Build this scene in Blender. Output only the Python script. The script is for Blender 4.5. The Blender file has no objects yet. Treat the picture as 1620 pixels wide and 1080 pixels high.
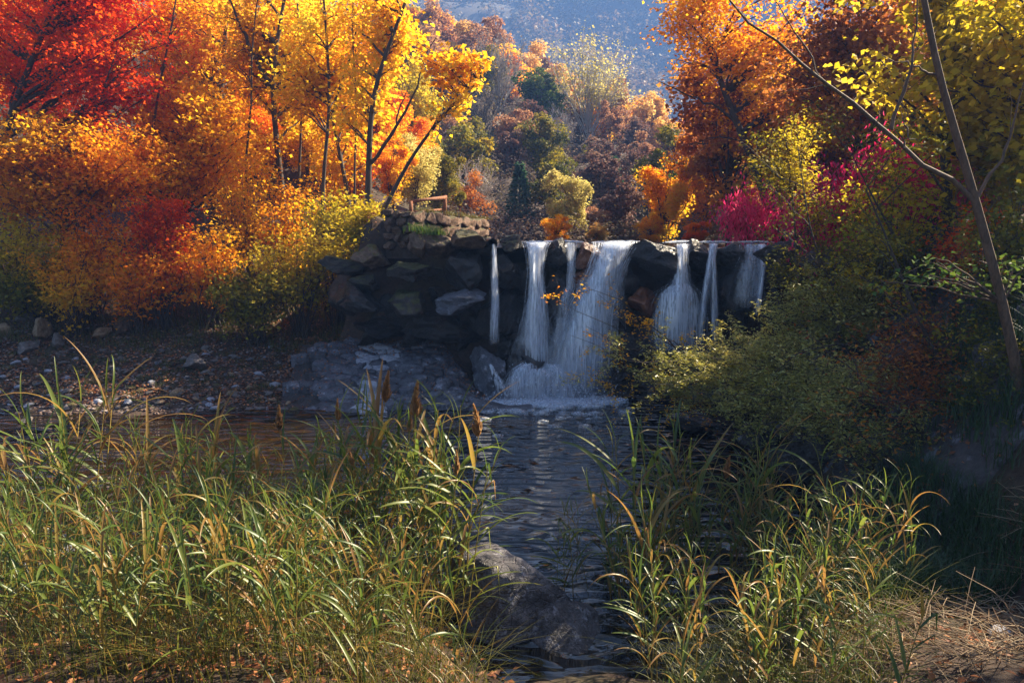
import bpy, bmesh, math, random
import numpy as np
from mathutils import Vector, Matrix, Euler

random.seed(11)
RNG = np.random.default_rng(11)
sc = bpy.context.scene
COL = sc.collection

# ------------------------------------------------------------------ camera
CAM_H, FPX, HORIZON = 4.1, 1080.0, 372.0
PITCH = math.atan((540 - HORIZON) / FPX)
cam = bpy.data.cameras.new('camera')
cam.lens, cam.sensor_width, cam.clip_end, cam.clip_start = 24, 36, 3000, 0.05
camo = bpy.data.objects.new('camera', cam)
COL.objects.link(camo)
camo.location = (0, 0, CAM_H)
camo.rotation_euler = (math.pi / 2 - PITCH, 0, 0)
sc.camera = camo

# ------------------------------------------------------------------ sky, sun, exposure
SUN_AZ, SUN_EL = math.radians(59), math.radians(40)       # azimuth to the right of the view axis (+Y)
w = bpy.data.worlds.new('World')
sc.world = w
w.use_nodes = True
nt = w.node_tree
for n in list(nt.nodes): nt.nodes.remove(n)
sky = nt.nodes.new('ShaderNodeTexSky')
sky.sky_type = 'NISHITA'
sky.sun_disc = False
sky.sun_elevation = SUN_EL
sky.sun_rotation = SUN_AZ
sky.air_density, sky.dust_density, sky.ozone_density = 1.0, 2.0, 1.0
bg = nt.nodes.new('ShaderNodeBackground')
bg.inputs['Strength'].default_value = 0.05
wo = nt.nodes.new('ShaderNodeOutputWorld')
nt.links.new(sky.outputs[0], bg.inputs[0])
nt.links.new(bg.outputs[0], wo.inputs[0])
sun = bpy.data.lights.new('sun', 'SUN')
sun.energy, sun.angle, sun.color = 5.0, math.radians(0.5), (1.0, 0.85, 0.62)
suno = bpy.data.objects.new('sun', sun)
COL.objects.link(suno)
sd = Vector((math.sin(SUN_AZ) * math.cos(SUN_EL), math.cos(SUN_AZ) * math.cos(SUN_EL), math.sin(SUN_EL)))
suno.rotation_euler = sd.to_track_quat('Z', 'Y').to_euler()
suno.location = (40, 40, 60)
sc.view_settings.view_transform = 'Standard'
sc.view_settings.look = 'None'
sc.view_settings.gamma = 1.0
sc.view_settings.exposure = 2.2
sc.view_settings.use_curve_mapping = False
HAZE_DENSITY = 0.0010
sc.render.engine = 'CYCLES'
cy = sc.cycles
cy.use_denoising = True
try: cy.denoiser = 'OPENIMAGEDENOISE'
except Exception: pass
cy.max_bounces, cy.diffuse_bounces, cy.glossy_bounces = 6, 3, 2
cy.transmission_bounces, cy.transparent_max_bounces, cy.volume_bounces = 4, 24, 0
cy.caustics_reflective = cy.caustics_refractive = False
cy.sample_clamp_indirect = 6

# ------------------------------------------------------------------ helpers: pixels, noise
CP, SP = math.cos(PITCH), math.sin(PITCH)
def P(px, py, Y):
    u, v = (px - 810) / FPX, -(py - 540) / FPX
    d = np.array([u, CP + v * SP, -SP + v * CP])
    return np.array([0, 0, CAM_H]) + d * (Y / d[1])
def proj(p):
    x, y, z = p[0], p[1], p[2] - CAM_H
    f = y * CP - z * SP
    return 810 + FPX * x / f, 540 - FPX * (y * SP + z * CP) / f
_tab = np.random.default_rng(3).random((64, 64, 64))
def vnoise(p):
    p = np.asarray(p, float)
    i = np.floor(p).astype(int); f = p - i
    f = f * f * (3 - 2 * f)
    i0 = i % 64; i1 = (i + 1) % 64
    r = 0
    for a in (0, 1):
        for b in (0, 1):
            for c in (0, 1):
                w_ = (f[..., 0] if a else 1 - f[..., 0]) * (f[..., 1] if b else 1 - f[..., 1]) * (f[..., 2] if c else 1 - f[..., 2])
                r = r + w_ * _tab[(i1 if a else i0)[..., 0], (i1 if b else i0)[..., 1], (i1 if c else i0)[..., 2]]
    return r * 2 - 1
def fbm(p, o=4):
    p = np.asarray(p, float); r, a = 0, 1.0
    for k in range(o):
        r = r + a * vnoise(p + 17.3 * k); p = p * 2.03; a *= .5
    return r
def sstep(a, b, x):
    t = np.clip((x - a) / (b - a), 0, 1)
    return t * t * (3 - 2 * t)
def norm(v):
    v = np.asarray(v, float)
    return v / (np.linalg.norm(v, axis=-1, keepdims=True) + 1e-9)

# ------------------------------------------------------------------ helpers: meshes, objects
def mk_mesh(name, V, F4=None, F3=None, mat=None, smooth=False, attrs=None):
    me = bpy.data.meshes.new(name)
    V = np.asarray(V, np.float32)
    me.vertices.add(len(V)); me.vertices.foreach_set('co', V.ravel())
    loops, starts, tot = [], [], 0
    if F4 is not None and len(F4):
        F4 = np.asarray(F4, np.int32); loops.append(F4.ravel()); starts.append(np.arange(len(F4)) * 4); tot = len(F4) * 4
    if F3 is not None and len(F3):
        F3 = np.asarray(F3, np.int32); loops.append(F3.ravel()); starts.append(tot + np.arange(len(F3)) * 3)
    loops = np.concatenate(loops).astype(np.int32); starts = np.concatenate(starts).astype(np.int32)
    me.loops.add(len(loops)); me.loops.foreach_set('vertex_index', loops)
    me.polygons.add(len(starts)); me.polygons.foreach_set('loop_start', starts)
    if smooth: me.polygons.foreach_set('use_smooth', np.ones(len(starts), bool))
    for k, v in (attrs or {}).items():
        a = me.attributes.new(k, 'FLOAT', 'POINT'); a.data.foreach_set('value', np.asarray(v, np.float32))
    me.update(calc_edges=True); me.validate()
    if mat: me.materials.append(mat)
    return me
class MB:
    def __init__(s): s.v, s.q, s.t, s.a, s.n = [], [], [], [], 0
    def add(s, V, q=None, t=None, a=0.5):
        V = np.asarray(V, float)
        s.v.append(V)
        if q is not None: s.q.append(np.asarray(q) + s.n)
        if t is not None: s.t.append(np.asarray(t) + s.n)
        s.a.append(np.broadcast_to(np.asarray(a, float), (len(V),)))
        s.n += len(V)
    def mesh(s, name, mat, smooth=False, off=None):
        V = np.concatenate(s.v)
        if off is not None: V = V - np.asarray(off)
        return mk_mesh(name, V, np.concatenate(s.q) if s.q else None, np.concatenate(s.t) if s.t else None,
                       mat, smooth, {'tint': np.concatenate(s.a)})
THINGS = []
def tag(o, label, cat, group=None, kind=None):
    if label: o['label'] = label
    if cat: o['category'] = cat
    if group: o['group'] = group
    if kind: o['kind'] = kind
    if cat: THINGS.append(o)
    return o
def empty(name, label, cat, loc, group=None, rz=0):
    o = bpy.data.objects.new(name, None); COL.objects.link(o)
    o.empty_display_size = .2
    o.location = loc; o.rotation_euler = (0, 0, rz)
    return tag(o, label, cat, group)
def obj(name, me, parent=None, loc=(0, 0, 0), rot=(0, 0, 0), scale=(1, 1, 1), mat=None):
    o = bpy.data.objects.new(name, me); COL.objects.link(o)
    o.location, o.rotation_euler, o.scale = loc, rot, scale
    if parent is not None: o.parent = parent
    if mat is not None:
        o.material_slots[0].link = 'OBJECT'; o.material_slots[0].material = mat
    return o
def structure(o, label=None):
    o['kind'] = 'structure'
    if label: o['label'] = label
    return o
def stuff(o, label, cat):
    tag(o, label, cat); o['kind'] = 'stuff'; return o
def tube(pts, rad, k=6):
    pts = np.asarray(pts, float); n = len(pts); rad = np.broadcast_to(np.asarray(rad, float), (n,))
    t = norm(np.gradient(pts, axis=0))
    m = norm(pts[-1] - pts[0]); ref = np.array([1., 0, 0]) if abs(m[0]) < .6 else np.array([0, 1., 0])
    u = norm(np.cross(t, ref)); v = np.cross(t, u)
    a = np.arange(k) * 2 * math.pi / k
    V = pts[:, None] + rad[:, None, None] * (np.cos(a)[None, :, None] * u[:, None] + np.sin(a)[None, :, None] * v[:, None])
    i = np.arange(n - 1)[:, None] * k; j = np.arange(k)[None]; j2 = (j + 1) % k
    q = np.stack([i + j, i + j2, i + k + j2, i + k + j], -1).reshape(-1, 4)
    return V.reshape(-1, 3), q
def resample(pts, n):
    pts = np.asarray(pts, float)
    s = np.concatenate([[0], np.cumsum(np.linalg.norm(np.diff(pts, axis=0), axis=1))]); s /= s[-1]
    # catmull-rom style smoothing through linear resample + blur
    q = np.stack([np.interp(np.linspace(0, 1, n), s, pts[:, k]) for k in range(3)], 1)
    for _ in range(2):
        q[1:-1] = .25 * q[:-2] + .5 * q[1:-1] + .25 * q[2:]
    return q

# ------------------------------------------------------------------ materials
def newmat(name):
    m = bpy.data.materials.new(name); m.use_nodes = True
    nt = m.node_tree
    for n in list(nt.nodes): nt.nodes.remove(n)
    out = nt.nodes.new('ShaderNodeOutputMaterial')
    return m, nt, out
def N(nt, t, **kw):
    n = nt.nodes.new(t)
    for k, v in kw.items():
        if k in n.inputs: n.inputs[k].default_value = v
        else: setattr(n, k, v)
    return n
def ramp(nt, fac, stops, interp='LINEAR'):
    r = nt.nodes.new('ShaderNodeValToRGB'); r.color_ramp.interpolation = interp
    e = r.color_ramp.elements
    while len(e) < len(stops): e.new(.5)
    for s, (p, c) in zip(e, stops):
        s.position = p; s.color = (*c, 1) if len(c) == 3 else c
    nt.links.new(fac, r.inputs[0]); return r.outputs[0]
def leafmat(name, c, trans=.5, rough=.6, spec=.12):
    m, nt, out = newmat(name); L = nt.links
    at = N(nt, 'ShaderNodeAttribute', attribute_name='tint')
    oi = N(nt, 'ShaderNodeObjectInfo')
    ma = N(nt, 'ShaderNodeMath', operation='MULTIPLY_ADD'); ma.inputs[1].default_value = .16; ma.inputs[2].default_value = -.08
    L.new(oi.outputs['Random'], ma.inputs[0])
    ad = N(nt, 'ShaderNodeMath', operation='ADD', use_clamp=True); L.new(at.outputs['Fac'], ad.inputs[0]); L.new(ma.outputs[0], ad.inputs[1])
    col = ramp(nt, ad.outputs[0], [(i / (len(c) - 1), x) for i, x in enumerate(c)])
    p = N(nt, 'ShaderNodeBsdfPrincipled', Roughness=rough); p.inputs['Specular IOR Level'].default_value = spec
    L.new(col, p.inputs['Base Color'])
    t = N(nt, 'ShaderNodeBsdfTranslucent'); L.new(col, t.inputs[0])
    mx = N(nt, 'ShaderNodeMixShader'); mx.inputs[0].default_value = trans
    L.new(p.outputs[0], mx.inputs[1]); L.new(t.outputs[0], mx.inputs[2]); L.new(mx.outputs[0], out.inputs[0])
    return m
def coords(nt, scale=1.0):
    tc = N(nt, 'ShaderNodeTexCoord'); oi = N(nt, 'ShaderNodeObjectInfo')
    mu = N(nt, 'ShaderNodeMath', operation='MULTIPLY'); mu.inputs[1].default_value = 57.0
    nt.links.new(oi.outputs['Random'], mu.inputs[0])
    va = N(nt, 'ShaderNodeVectorMath', operation='ADD')
    nt.links.new(tc.outputs['Object'], va.inputs[0]); nt.links.new(mu.outputs[0], va.inputs[1])
    return va.outputs[0]
def rockmat(name, c, rough=.6, moss=0.0, mosscol=(.09, .11, .012), lichen=0.0, lichcol=(.42, .43, .45), bump=.5, scale=3.0, spec=.5, wet=0.0):
    m, nt, out = newmat(name); L = nt.links
    co = coords(nt)
    n1 = N(nt, 'ShaderNodeTexNoise', Scale=scale, Detail=8.0, Roughness=.65); L.new(co, n1.inputs['Vector'])
    n2 = N(nt, 'ShaderNodeTexNoise', Scale=scale * 6, Detail=6.0, Roughness=.7); L.new(co, n2.inputs['Vector'])
    vo = N(nt, 'ShaderNodeTexVoronoi', Scale=scale * 2.2, feature='DISTANCE_TO_EDGE'); L.new(co, vo.inputs['Vector'])
    col = ramp(nt, n1.outputs[0], [(.3, c[0]), (.5, c[1]), (.7, c[2])])
    mv = N(nt, 'ShaderNodeMix', data_type='RGBA', blend_type='MULTIPLY'); mv.inputs[0].default_value = .7
    g = ramp(nt, n2.outputs[0], [(.3, (.45, .45, .45)), (.65, (1.2, 1.2, 1.2))])
    L.new(col, mv.inputs[6]); L.new(g, mv.inputs[7]); cur = mv.outputs[2]
    if lichen:
        n3 = N(nt, 'ShaderNodeTexNoise', Scale=scale * .9, Detail=9.0, Roughness=.75); L.new(co, n3.inputs['Vector'])
        f = ramp(nt, n3.outputs[0], [(.60 - lichen * .25, (0, 0, 0)), (.66 - lichen * .25, (1, 1, 1))])
        mx = N(nt, 'ShaderNodeMix', data_type='RGBA'); L.new(f, mx.inputs[0]); L.new(cur, mx.inputs[6]); mx.inputs[7].default_value = (*lichcol, 1)
        mm = N(nt, 'ShaderNodeMix', data_type='RGBA', blend_type='MULTIPLY'); mm.inputs[0].default_value = .6
        L.new(mx.outputs[2], mm.inputs[6]); L.new(g, mm.inputs[7]); cur = mm.outputs[2]
    if moss:
        ge = N(nt, 'ShaderNodeNewGeometry'); sx = N(nt, 'ShaderNodeSeparateXYZ'); L.new(ge.outputs['Normal'], sx.inputs[0])
        n4 = N(nt, 'ShaderNodeTexNoise', Scale=scale * 1.3, Detail=6.0); L.new(co, n4.inputs['Vector'])
        a = N(nt, 'ShaderNodeMath', operation='ADD'); L.new(sx.outputs[2], a.inputs[0]); L.new(n4.outputs[0], a.inputs[1])
        f = ramp(nt, a.outputs[0], [(.0, (0, 0, 0)), (1.0, (1, 1, 1))])
        mr = N(nt, 'ShaderNodeMapRange'); mr.inputs[1].default_value = 1.3 - moss * .6; mr.inputs[2].default_value = 1.45 - moss * .6
        L.new(a.outputs[0], mr.inputs[0])
        mx = N(nt, 'ShaderNodeMix', data_type='RGBA'); L.new(mr.outputs[0], mx.inputs[0]); L.new(cur, mx.inputs[6])
        mc = ramp(nt, n2.outputs[0], [(.3, tuple(x * .45 for x in mosscol)), (.7, mosscol)]); L.new(mc, mx.inputs[7]); cur = mx.outputs[2]
    p = N(nt, 'ShaderNodeBsdfPrincipled', Roughness=rough); p.inputs['Specular IOR Level'].default_value = spec
    if wet: p.inputs['Coat Weight'].default_value = wet; p.inputs['Coat Roughness'].default_value = .25
    L.new(cur, p.inputs['Base Color'])
    h = N(nt, 'ShaderNodeMath', operation='MULTIPLY_ADD'); h.inputs[1].default_value = .35
    L.new(n2.outputs[0], h.inputs[0]); L.new(n1.outputs[0], h.inputs[2])
    mn = N(nt, 'ShaderNodeMath', operation='MINIMUM'); mn.inputs[1].default_value = .06; L.new(vo.outputs[0], mn.inputs[0])
    h2 = N(nt, 'ShaderNodeMath', operation='MULTIPLY_ADD'); h2.inputs[1].default_value = 2.5; L.new(mn.outputs[0], h2.inputs[0]); L.new(h.outputs[0], h2.inputs[2])
    b = N(nt, 'ShaderNodeBump', Strength=bump, Distance=.12); L.new(h2.outputs[0], b.inputs['Height']); L.new(b.outputs[0], p.inputs['Normal'])
    L.new(p.outputs[0], out.inputs[0]); return m
def barkmat(name, c1, c2, scale=14):
    m, nt, out = newmat(name); L = nt.links
    co = coords(nt)
    mp = N(nt, 'ShaderNodeMapping'); mp.inputs['Scale'].default_value = (1, 1, .25); L.new(co, mp.inputs[0])
    n1 = N(nt, 'ShaderNodeTexNoise', Scale=float(scale), Detail=7.0, Roughness=.7); L.new(mp.outputs[0], n1.inputs['Vector'])
    col = ramp(nt, n1.outputs[0], [(.3, c1), (.7, c2)])
    p = N(nt, 'ShaderNodeBsdfPrincipled', Roughness=.8); L.new(col, p.inputs['Base Color'])
    b = N(nt, 'ShaderNodeBump', Strength=.7, Distance=.03); L.new(n1.outputs[0], b.inputs['Height']); L.new(b.outputs[0], p.inputs['Normal'])
    L.new(p.outputs[0], out.inputs[0]); return m

M = {}
M['red'] = leafmat('leaf_red', [(.5, .02, .004), (.82, .07, .008), (.9, .14, .01), (.9, .27, .015)], .66)
M['redorange'] = leafmat('leaf_red_orange', [(.55, .05, .005), (.85, .13, .008), (.9, .26, .012), (.88, .4, .02)], .66)
M['orange'] = leafmat('leaf_orange', [(.62, .12, .006), (.88, .27, .01), (.92, .42, .015), (.85, .52, .02)], .66)
M['gold'] = leafmat('leaf_gold', [(.6, .17, .008), (.88, .37, .012), (.92, .52, .02), (.78, .55, .03)], .68)
M['yellow'] = leafmat('leaf_yellow', [(.6, .27, .01), (.9, .5, .015), (.95, .64, .03), (.8, .62, .05)], .68)
M['yellowgreen'] = leafmat('leaf_yellow_green', [(.18, .17, .01), (.45, .34, .015), (.68, .5, .03), (.75, .55, .05)], .6)
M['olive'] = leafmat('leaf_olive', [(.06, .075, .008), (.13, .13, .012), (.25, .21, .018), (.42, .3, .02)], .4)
M['green'] = leafmat('leaf_green', [(.03, .06, .012), (.06, .11, .02), (.11, .17, .025), (.2, .22, .03)], .4)
M['conifer'] = leafmat('leaf_conifer', [(.03, .08, .04), (.06, .14, .065), (.1, .2, .09)], .3)
M['rust'] = leafmat('leaf_rust', [(.18, .05, .016), (.36, .11, .025), (.55, .2, .035), (.6, .29, .045)], .5)
M['peach'] = leafmat('leaf_peach', [(.48, .24, .06), (.68, .39, .1), (.8, .52, .15), (.75, .53, .2)], .5)  # desaturated so the crest leaves carry haze in their own colour
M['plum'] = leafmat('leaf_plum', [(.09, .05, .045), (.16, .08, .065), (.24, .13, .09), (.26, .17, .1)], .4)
M['hazedrust'] = leafmat('leaf_hill_rust', [(.24, .11, .06), (.36, .17, .085), (.48, .25, .12), (.52, .32, .16)], .45)  # rust muted in the colour itself to stand in for hillside haze
M['twiggrey'] = leafmat('leaf_grey', [(.14, .11, .09), (.25, .2, .17), (.38, .32, .28)], .3)
M['pale'] = leafmat('leaf_pale_yellow', [(.4, .33, .09), (.6, .5, .14), (.72, .62, .22)], .5)
M['magenta'] = leafmat('leaf_magenta', [(.35, .004, .045), (.72, .015, .12), (.85, .05, .2), (.8, .12, .2)], .5)
M['willow'] = leafmat('leaf_willow', [(.14, .15, .03), (.3, .29, .05), (.5, .45, .1), (.58, .44, .1)], .45, .35, .6)
M['litter'] = leafmat('leaf_litter', [(.09, .035, .018), (.22, .075, .028), (.36, .15, .06), (.45, .24, .14)], .2)
M['reed'] = leafmat('reed_blade', [(.045, .08, .016), (.09, .145, .026), (.17, .2, .032), (.36, .3, .05), (.26, .14, .04)], .55, .38, .5)
M['reedstem'] = leafmat('reed_stem', [(.14, .13, .02), (.26, .19, .04), (.36, .24, .06)], .1, .4, .5)
M['plume'] = leafmat('reed_plume', [(.28, .13, .05), (.45, .25, .1), (.55, .38, .2)], .5)
M['grass'] = leafmat('grass_blade', [(.03, .05, .01), (.07, .085, .014), (.15, .13, .022), (.25, .15, .03)], .4, .4, .4)
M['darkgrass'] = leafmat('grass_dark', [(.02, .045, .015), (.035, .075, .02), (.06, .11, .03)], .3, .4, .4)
M['straw'] = leafmat('straw', [(.16, .09, .045), (.28, .19, .11), (.42, .33, .22)], .2)
M['bark'] = barkmat('bark_dark', (.025, .017, .012), (.085, .055, .035))
M['barkbrown'] = barkmat('bark_brown', (.045, .026, .015), (.2, .12, .07), 22)
M['barkpale'] = barkmat('bark_pale', (.3, .27, .24), (.55, .5, .46), 6)
M['wood'] = barkmat('fence_wood', (.16, .055, .022), (.34, .13, .055), 9)
M['rockwet'] = rockmat('rock_wet', [(.008, .007, .007), (.02, .016, .014), (.05, .036, .028)], .38, wet=.15, bump=.8)
M['rockwetmoss'] = rockmat('rock_wet_moss', [(.012, .009, .007), (.03, .021, .015), (.065, .045, .03)], .5, moss=.35, mosscol=(.07, .07, .01), bump=.8)
M['rockbrown'] = rockmat('rock_brown', [(.06, .035, .022), (.16, .095, .055), (.3, .19, .12)], .7, moss=.3, mosscol=(.12, .1, .015), bump=.8)
M['rockrust'] = rockmat('rock_rust', [(.05, .018, .01), (.14, .045, .016), (.24, .09, .03)], .42, wet=.2)
M['rockslab'] = rockmat('rock_slab', [(.05, .05, .06), (.1, .1, .118), (.165, .165, .19)], .5, bump=.6, scale=4, lichen=.15, lichcol=(.28, .28, .32))
M['rockslabdark'] = rockmat('rock_slab_dark', [(.03, .03, .036), (.065, .064, .075), (.11, .11, .125)], .45, bump=.6, scale=4)
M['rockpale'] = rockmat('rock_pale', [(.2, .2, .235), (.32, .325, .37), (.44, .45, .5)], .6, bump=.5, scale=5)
M['rockgrey'] = rockmat('rock_grey', [(.07, .055, .045), (.14, .115, .1), (.24, .2, .18)], .75, bump=.5, scale=4)
M['rocktan'] = rockmat('rock_tan', [(.16, .1, .055), (.27, .18, .1), (.4, .28, .17)], .75, bump=.5, scale=4)
M['rocklichen'] = rockmat('rock_lichen', [(.022, .018, .016), (.05, .042, .038), (.09, .075, .07)], .7, lichen=.2, lichcol=(.17, .17, .19), scale=2.2)
M['rockfore'] = rockmat('rock_foreground', [(.04, .036, .038), (.1, .09, .095), (.19, .17, .175)], .5, bump=.9, scale=3.5, lichen=.2, lichcol=(.28, .27, .3))
M['masonry'] = rockmat('masonry', [(.07, .035, .022), (.19, .105, .062), (.32, .19, .12)], .8, bump=.8, scale=4, moss=.25, mosscol=(.12, .1, .02))
M['mortar'] = rockmat('mortar', [(.05, .032, .024), (.09, .06, .045), (.14, .1, .075)], .9, bump=.8, scale=6)
def groundmat():
    m, nt, out = newmat('ground_soil'); L = nt.links
    tc = N(nt, 'ShaderNodeTexCoord')
    n1 = N(nt, 'ShaderNodeTexNoise', Scale=.5, Detail=8.0, Roughness=.6); L.new(tc.outputs['Object'], n1.inputs['Vector'])
    n2 = N(nt, 'ShaderNodeTexNoise', Scale=14.0, Detail=6.0, Roughness=.7); L.new(tc.outputs['Object'], n2.inputs['Vector'])
    c1 = ramp(nt, n1.outputs[0], [(.3, (.03, .017, .011)), (.5, (.06, .034, .02)), (.62, (.05, .04, .014)), (.75, (.09, .05, .027))])
    g = ramp(nt, n2.outputs[0], [(.3, (.35, .33, .32)), (.7, (1.4, 1.3, 1.25))])
    mv = N(nt, 'ShaderNodeMix', data_type='RGBA', blend_type='MULTIPLY'); mv.inputs[0].default_value = .9
    L.new(c1, mv.inputs[6]); L.new(g, mv.inputs[7])
    p = N(nt, 'ShaderNodeBsdfPrincipled', Roughness=.9); L.new(mv.outputs[2], p.inputs['Base Color'])
    b = N(nt, 'ShaderNodeBump', Strength=.8, Distance=.05); L.new(n2.outputs[0], b.inputs['Height']); L.new(b.outputs[0], p.inputs['Normal'])
    L.new(p.outputs[0], out.inputs[0]); return m
M['ground'] = groundmat()
def watermat():
    m, nt, out = newmat('pool_water'); L = nt.links
    tc = N(nt, 'ShaderNodeTexCoord')
    mp = N(nt, 'ShaderNodeMapping'); mp.inputs['Scale'].default_value = (.7, 2.6, 1); L.new(tc.outputs['Object'], mp.inputs[0])
    n1 = N(nt, 'ShaderNodeTexNoise', Scale=1.5, Detail=1.0, Roughness=.3, Distortion=.3); L.new(mp.outputs[0], n1.inputs['Vector'])
    n2 = N(nt, 'ShaderNodeTexNoise', Scale=6.0, Detail=2.0, Roughness=.5); L.new(mp.outputs[0], n2.inputs['Vector'])
    a = N(nt, 'ShaderNodeMath', operation='MULTIPLY_ADD'); a.inputs[1].default_value = .06; L.new(n2.outputs[0], a.inputs[0]); L.new(n1.outputs[0], a.inputs[2])
    sx = N(nt, 'ShaderNodeSeparateXYZ'); L.new(tc.outputs['Object'], sx.inputs[0])
    mr = N(nt, 'ShaderNodeMapRange', interpolation_type='SMOOTHSTEP'); mr.inputs[1].default_value = -4.5; mr.inputs[2].default_value = -.5; mr.inputs[3].default_value = .45; mr.inputs[4].default_value = 1.0
    L.new(sx.outputs[0], mr.inputs[0])
    am = N(nt, 'ShaderNodeMath', operation='MULTIPLY'); L.new(a.outputs[0], am.inputs[0]); L.new(mr.outputs[0], am.inputs[1]); a = am
    wv = N(nt, 'ShaderNodeTexWave', wave_type='BANDS', bands_direction='Y', wave_profile='SIN', Scale=.85, Distortion=11.0, Detail=2.5); wv.inputs['Detail Scale'].default_value = 1.6; wv.inputs['Detail Roughness'].default_value = .5
    mpw = N(nt, 'ShaderNodeMapping'); mpw.inputs['Scale'].default_value = (.55, 1, 1); L.new(tc.outputs['Object'], mpw.inputs[0]); L.new(mpw.outputs[0], wv.inputs['Vector'])
    w1 = N(nt, 'ShaderNodeMath', operation='MULTIPLY'); L.new(wv.outputs['Fac'], w1.inputs[0]); L.new(mr.outputs[0], w1.inputs[1])
    w2 = N(nt, 'ShaderNodeMath', operation='MULTIPLY_ADD'); w2.inputs[1].default_value = .8; L.new(w1.outputs[0], w2.inputs[0]); L.new(am.outputs[0], w2.inputs[2]); a = w2
    b = N(nt, 'ShaderNodeBump', Strength=1.0, Distance=.1); L.new(a.outputs[0], b.inputs['Height'])
    p = N(nt, 'ShaderNodeBsdfPrincipled', Roughness=.03, IOR=1.4); mr2 = N(nt, 'ShaderNodeMapRange', interpolation_type='SMOOTHSTEP'); mr2.inputs[1].default_value = -5.5; mr2.inputs[2].default_value = -1.5
    L.new(sx.outputs[0], mr2.inputs[0]); L.new(ramp(nt, mr2.outputs[0], [(0, (.012, .008, .004)), (1, (.007, .006, .005))]), p.inputs['Base Color'])
    p.inputs['Specular IOR Level'].default_value = .9
    L.new(b.outputs[0], p.inputs['Normal']); L.new(p.outputs[0], out.inputs[0]); return m
M['water'] = watermat()
def fallmat(name, alpha, streak=.06):
    m, nt, out = newmat(name); L = nt.links
    at = N(nt, 'ShaderNodeAttribute', attribute_name='tint')
    d = N(nt, 'ShaderNodeBsdfDiffuse'); d.inputs[0].default_value = (.86, .91, 1.0, 1)
    t = N(nt, 'ShaderNodeBsdfTranslucent'); t.inputs[0].default_value = (.86, .91, 1.0, 1)
    g = N(nt, 'ShaderNodeBsdfGlossy', Roughness=.25)
    m1 = N(nt, 'ShaderNodeMixShader'); m1.inputs[0].default_value = .5; L.new(d.outputs[0], m1.inputs[1]); L.new(t.outputs[0], m1.inputs[2])
    m2 = N(nt, 'ShaderNodeMixShader'); m2.inputs[0].default_value = .12; L.new(m1.outputs[0], m2.inputs[1]); L.new(g.outputs[0], m2.inputs[2])
    tr = N(nt, 'ShaderNodeBsdfTransparent')
    mu = N(nt, 'ShaderNodeMath', operation='MULTIPLY', use_clamp=True); L.new(at.outputs['Fac'], mu.inputs[0])
    tc = N(nt, 'ShaderNodeTexCoord'); mp = N(nt, 'ShaderNodeMapping'); mp.inputs['Scale'].default_value = (1, .5, streak); L.new(tc.outputs['Object'], mp.inputs[0])
    no = N(nt, 'ShaderNodeTexNoise', Scale=21.0, Detail=5.0, Roughness=.65); L.new(mp.outputs[0], no.inputs['Vector'])
    mr = N(nt, 'ShaderNodeMapRange'); mr.inputs[1].default_value = .42; mr.inputs[2].default_value = .62; mr.inputs[3].default_value = alpha * (.16 if streak < .5 else .35); mr.inputs[4].default_value = alpha
    L.new(no.outputs[0], mr.inputs[0]); L.new(mr.outputs[0], mu.inputs[1])
    m3 = N(nt, 'ShaderNodeMixShader'); L.new(mu.outputs[0], m3.inputs[0]); L.new(tr.outputs[0], m3.inputs[1]); L.new(m2.outputs[0], m3.inputs[2])
    L.new(m3.outputs[0], out.inputs[0]); return m
M['fall'] = fallmat('falling_water', 1.0)
M['foam'] = fallmat('foam', 1.0, 1.0)
m_, nt_, out_ = newmat('pipe_metal')
p_ = N(nt_, 'ShaderNodeBsdfPrincipled', Roughness=.5); p_.inputs['Base Color'].default_value = (.02, .018, .016, 1)
nt_.links.new(p_.outputs[0], out_.inputs[0]); M['dark'] = m_

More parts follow.
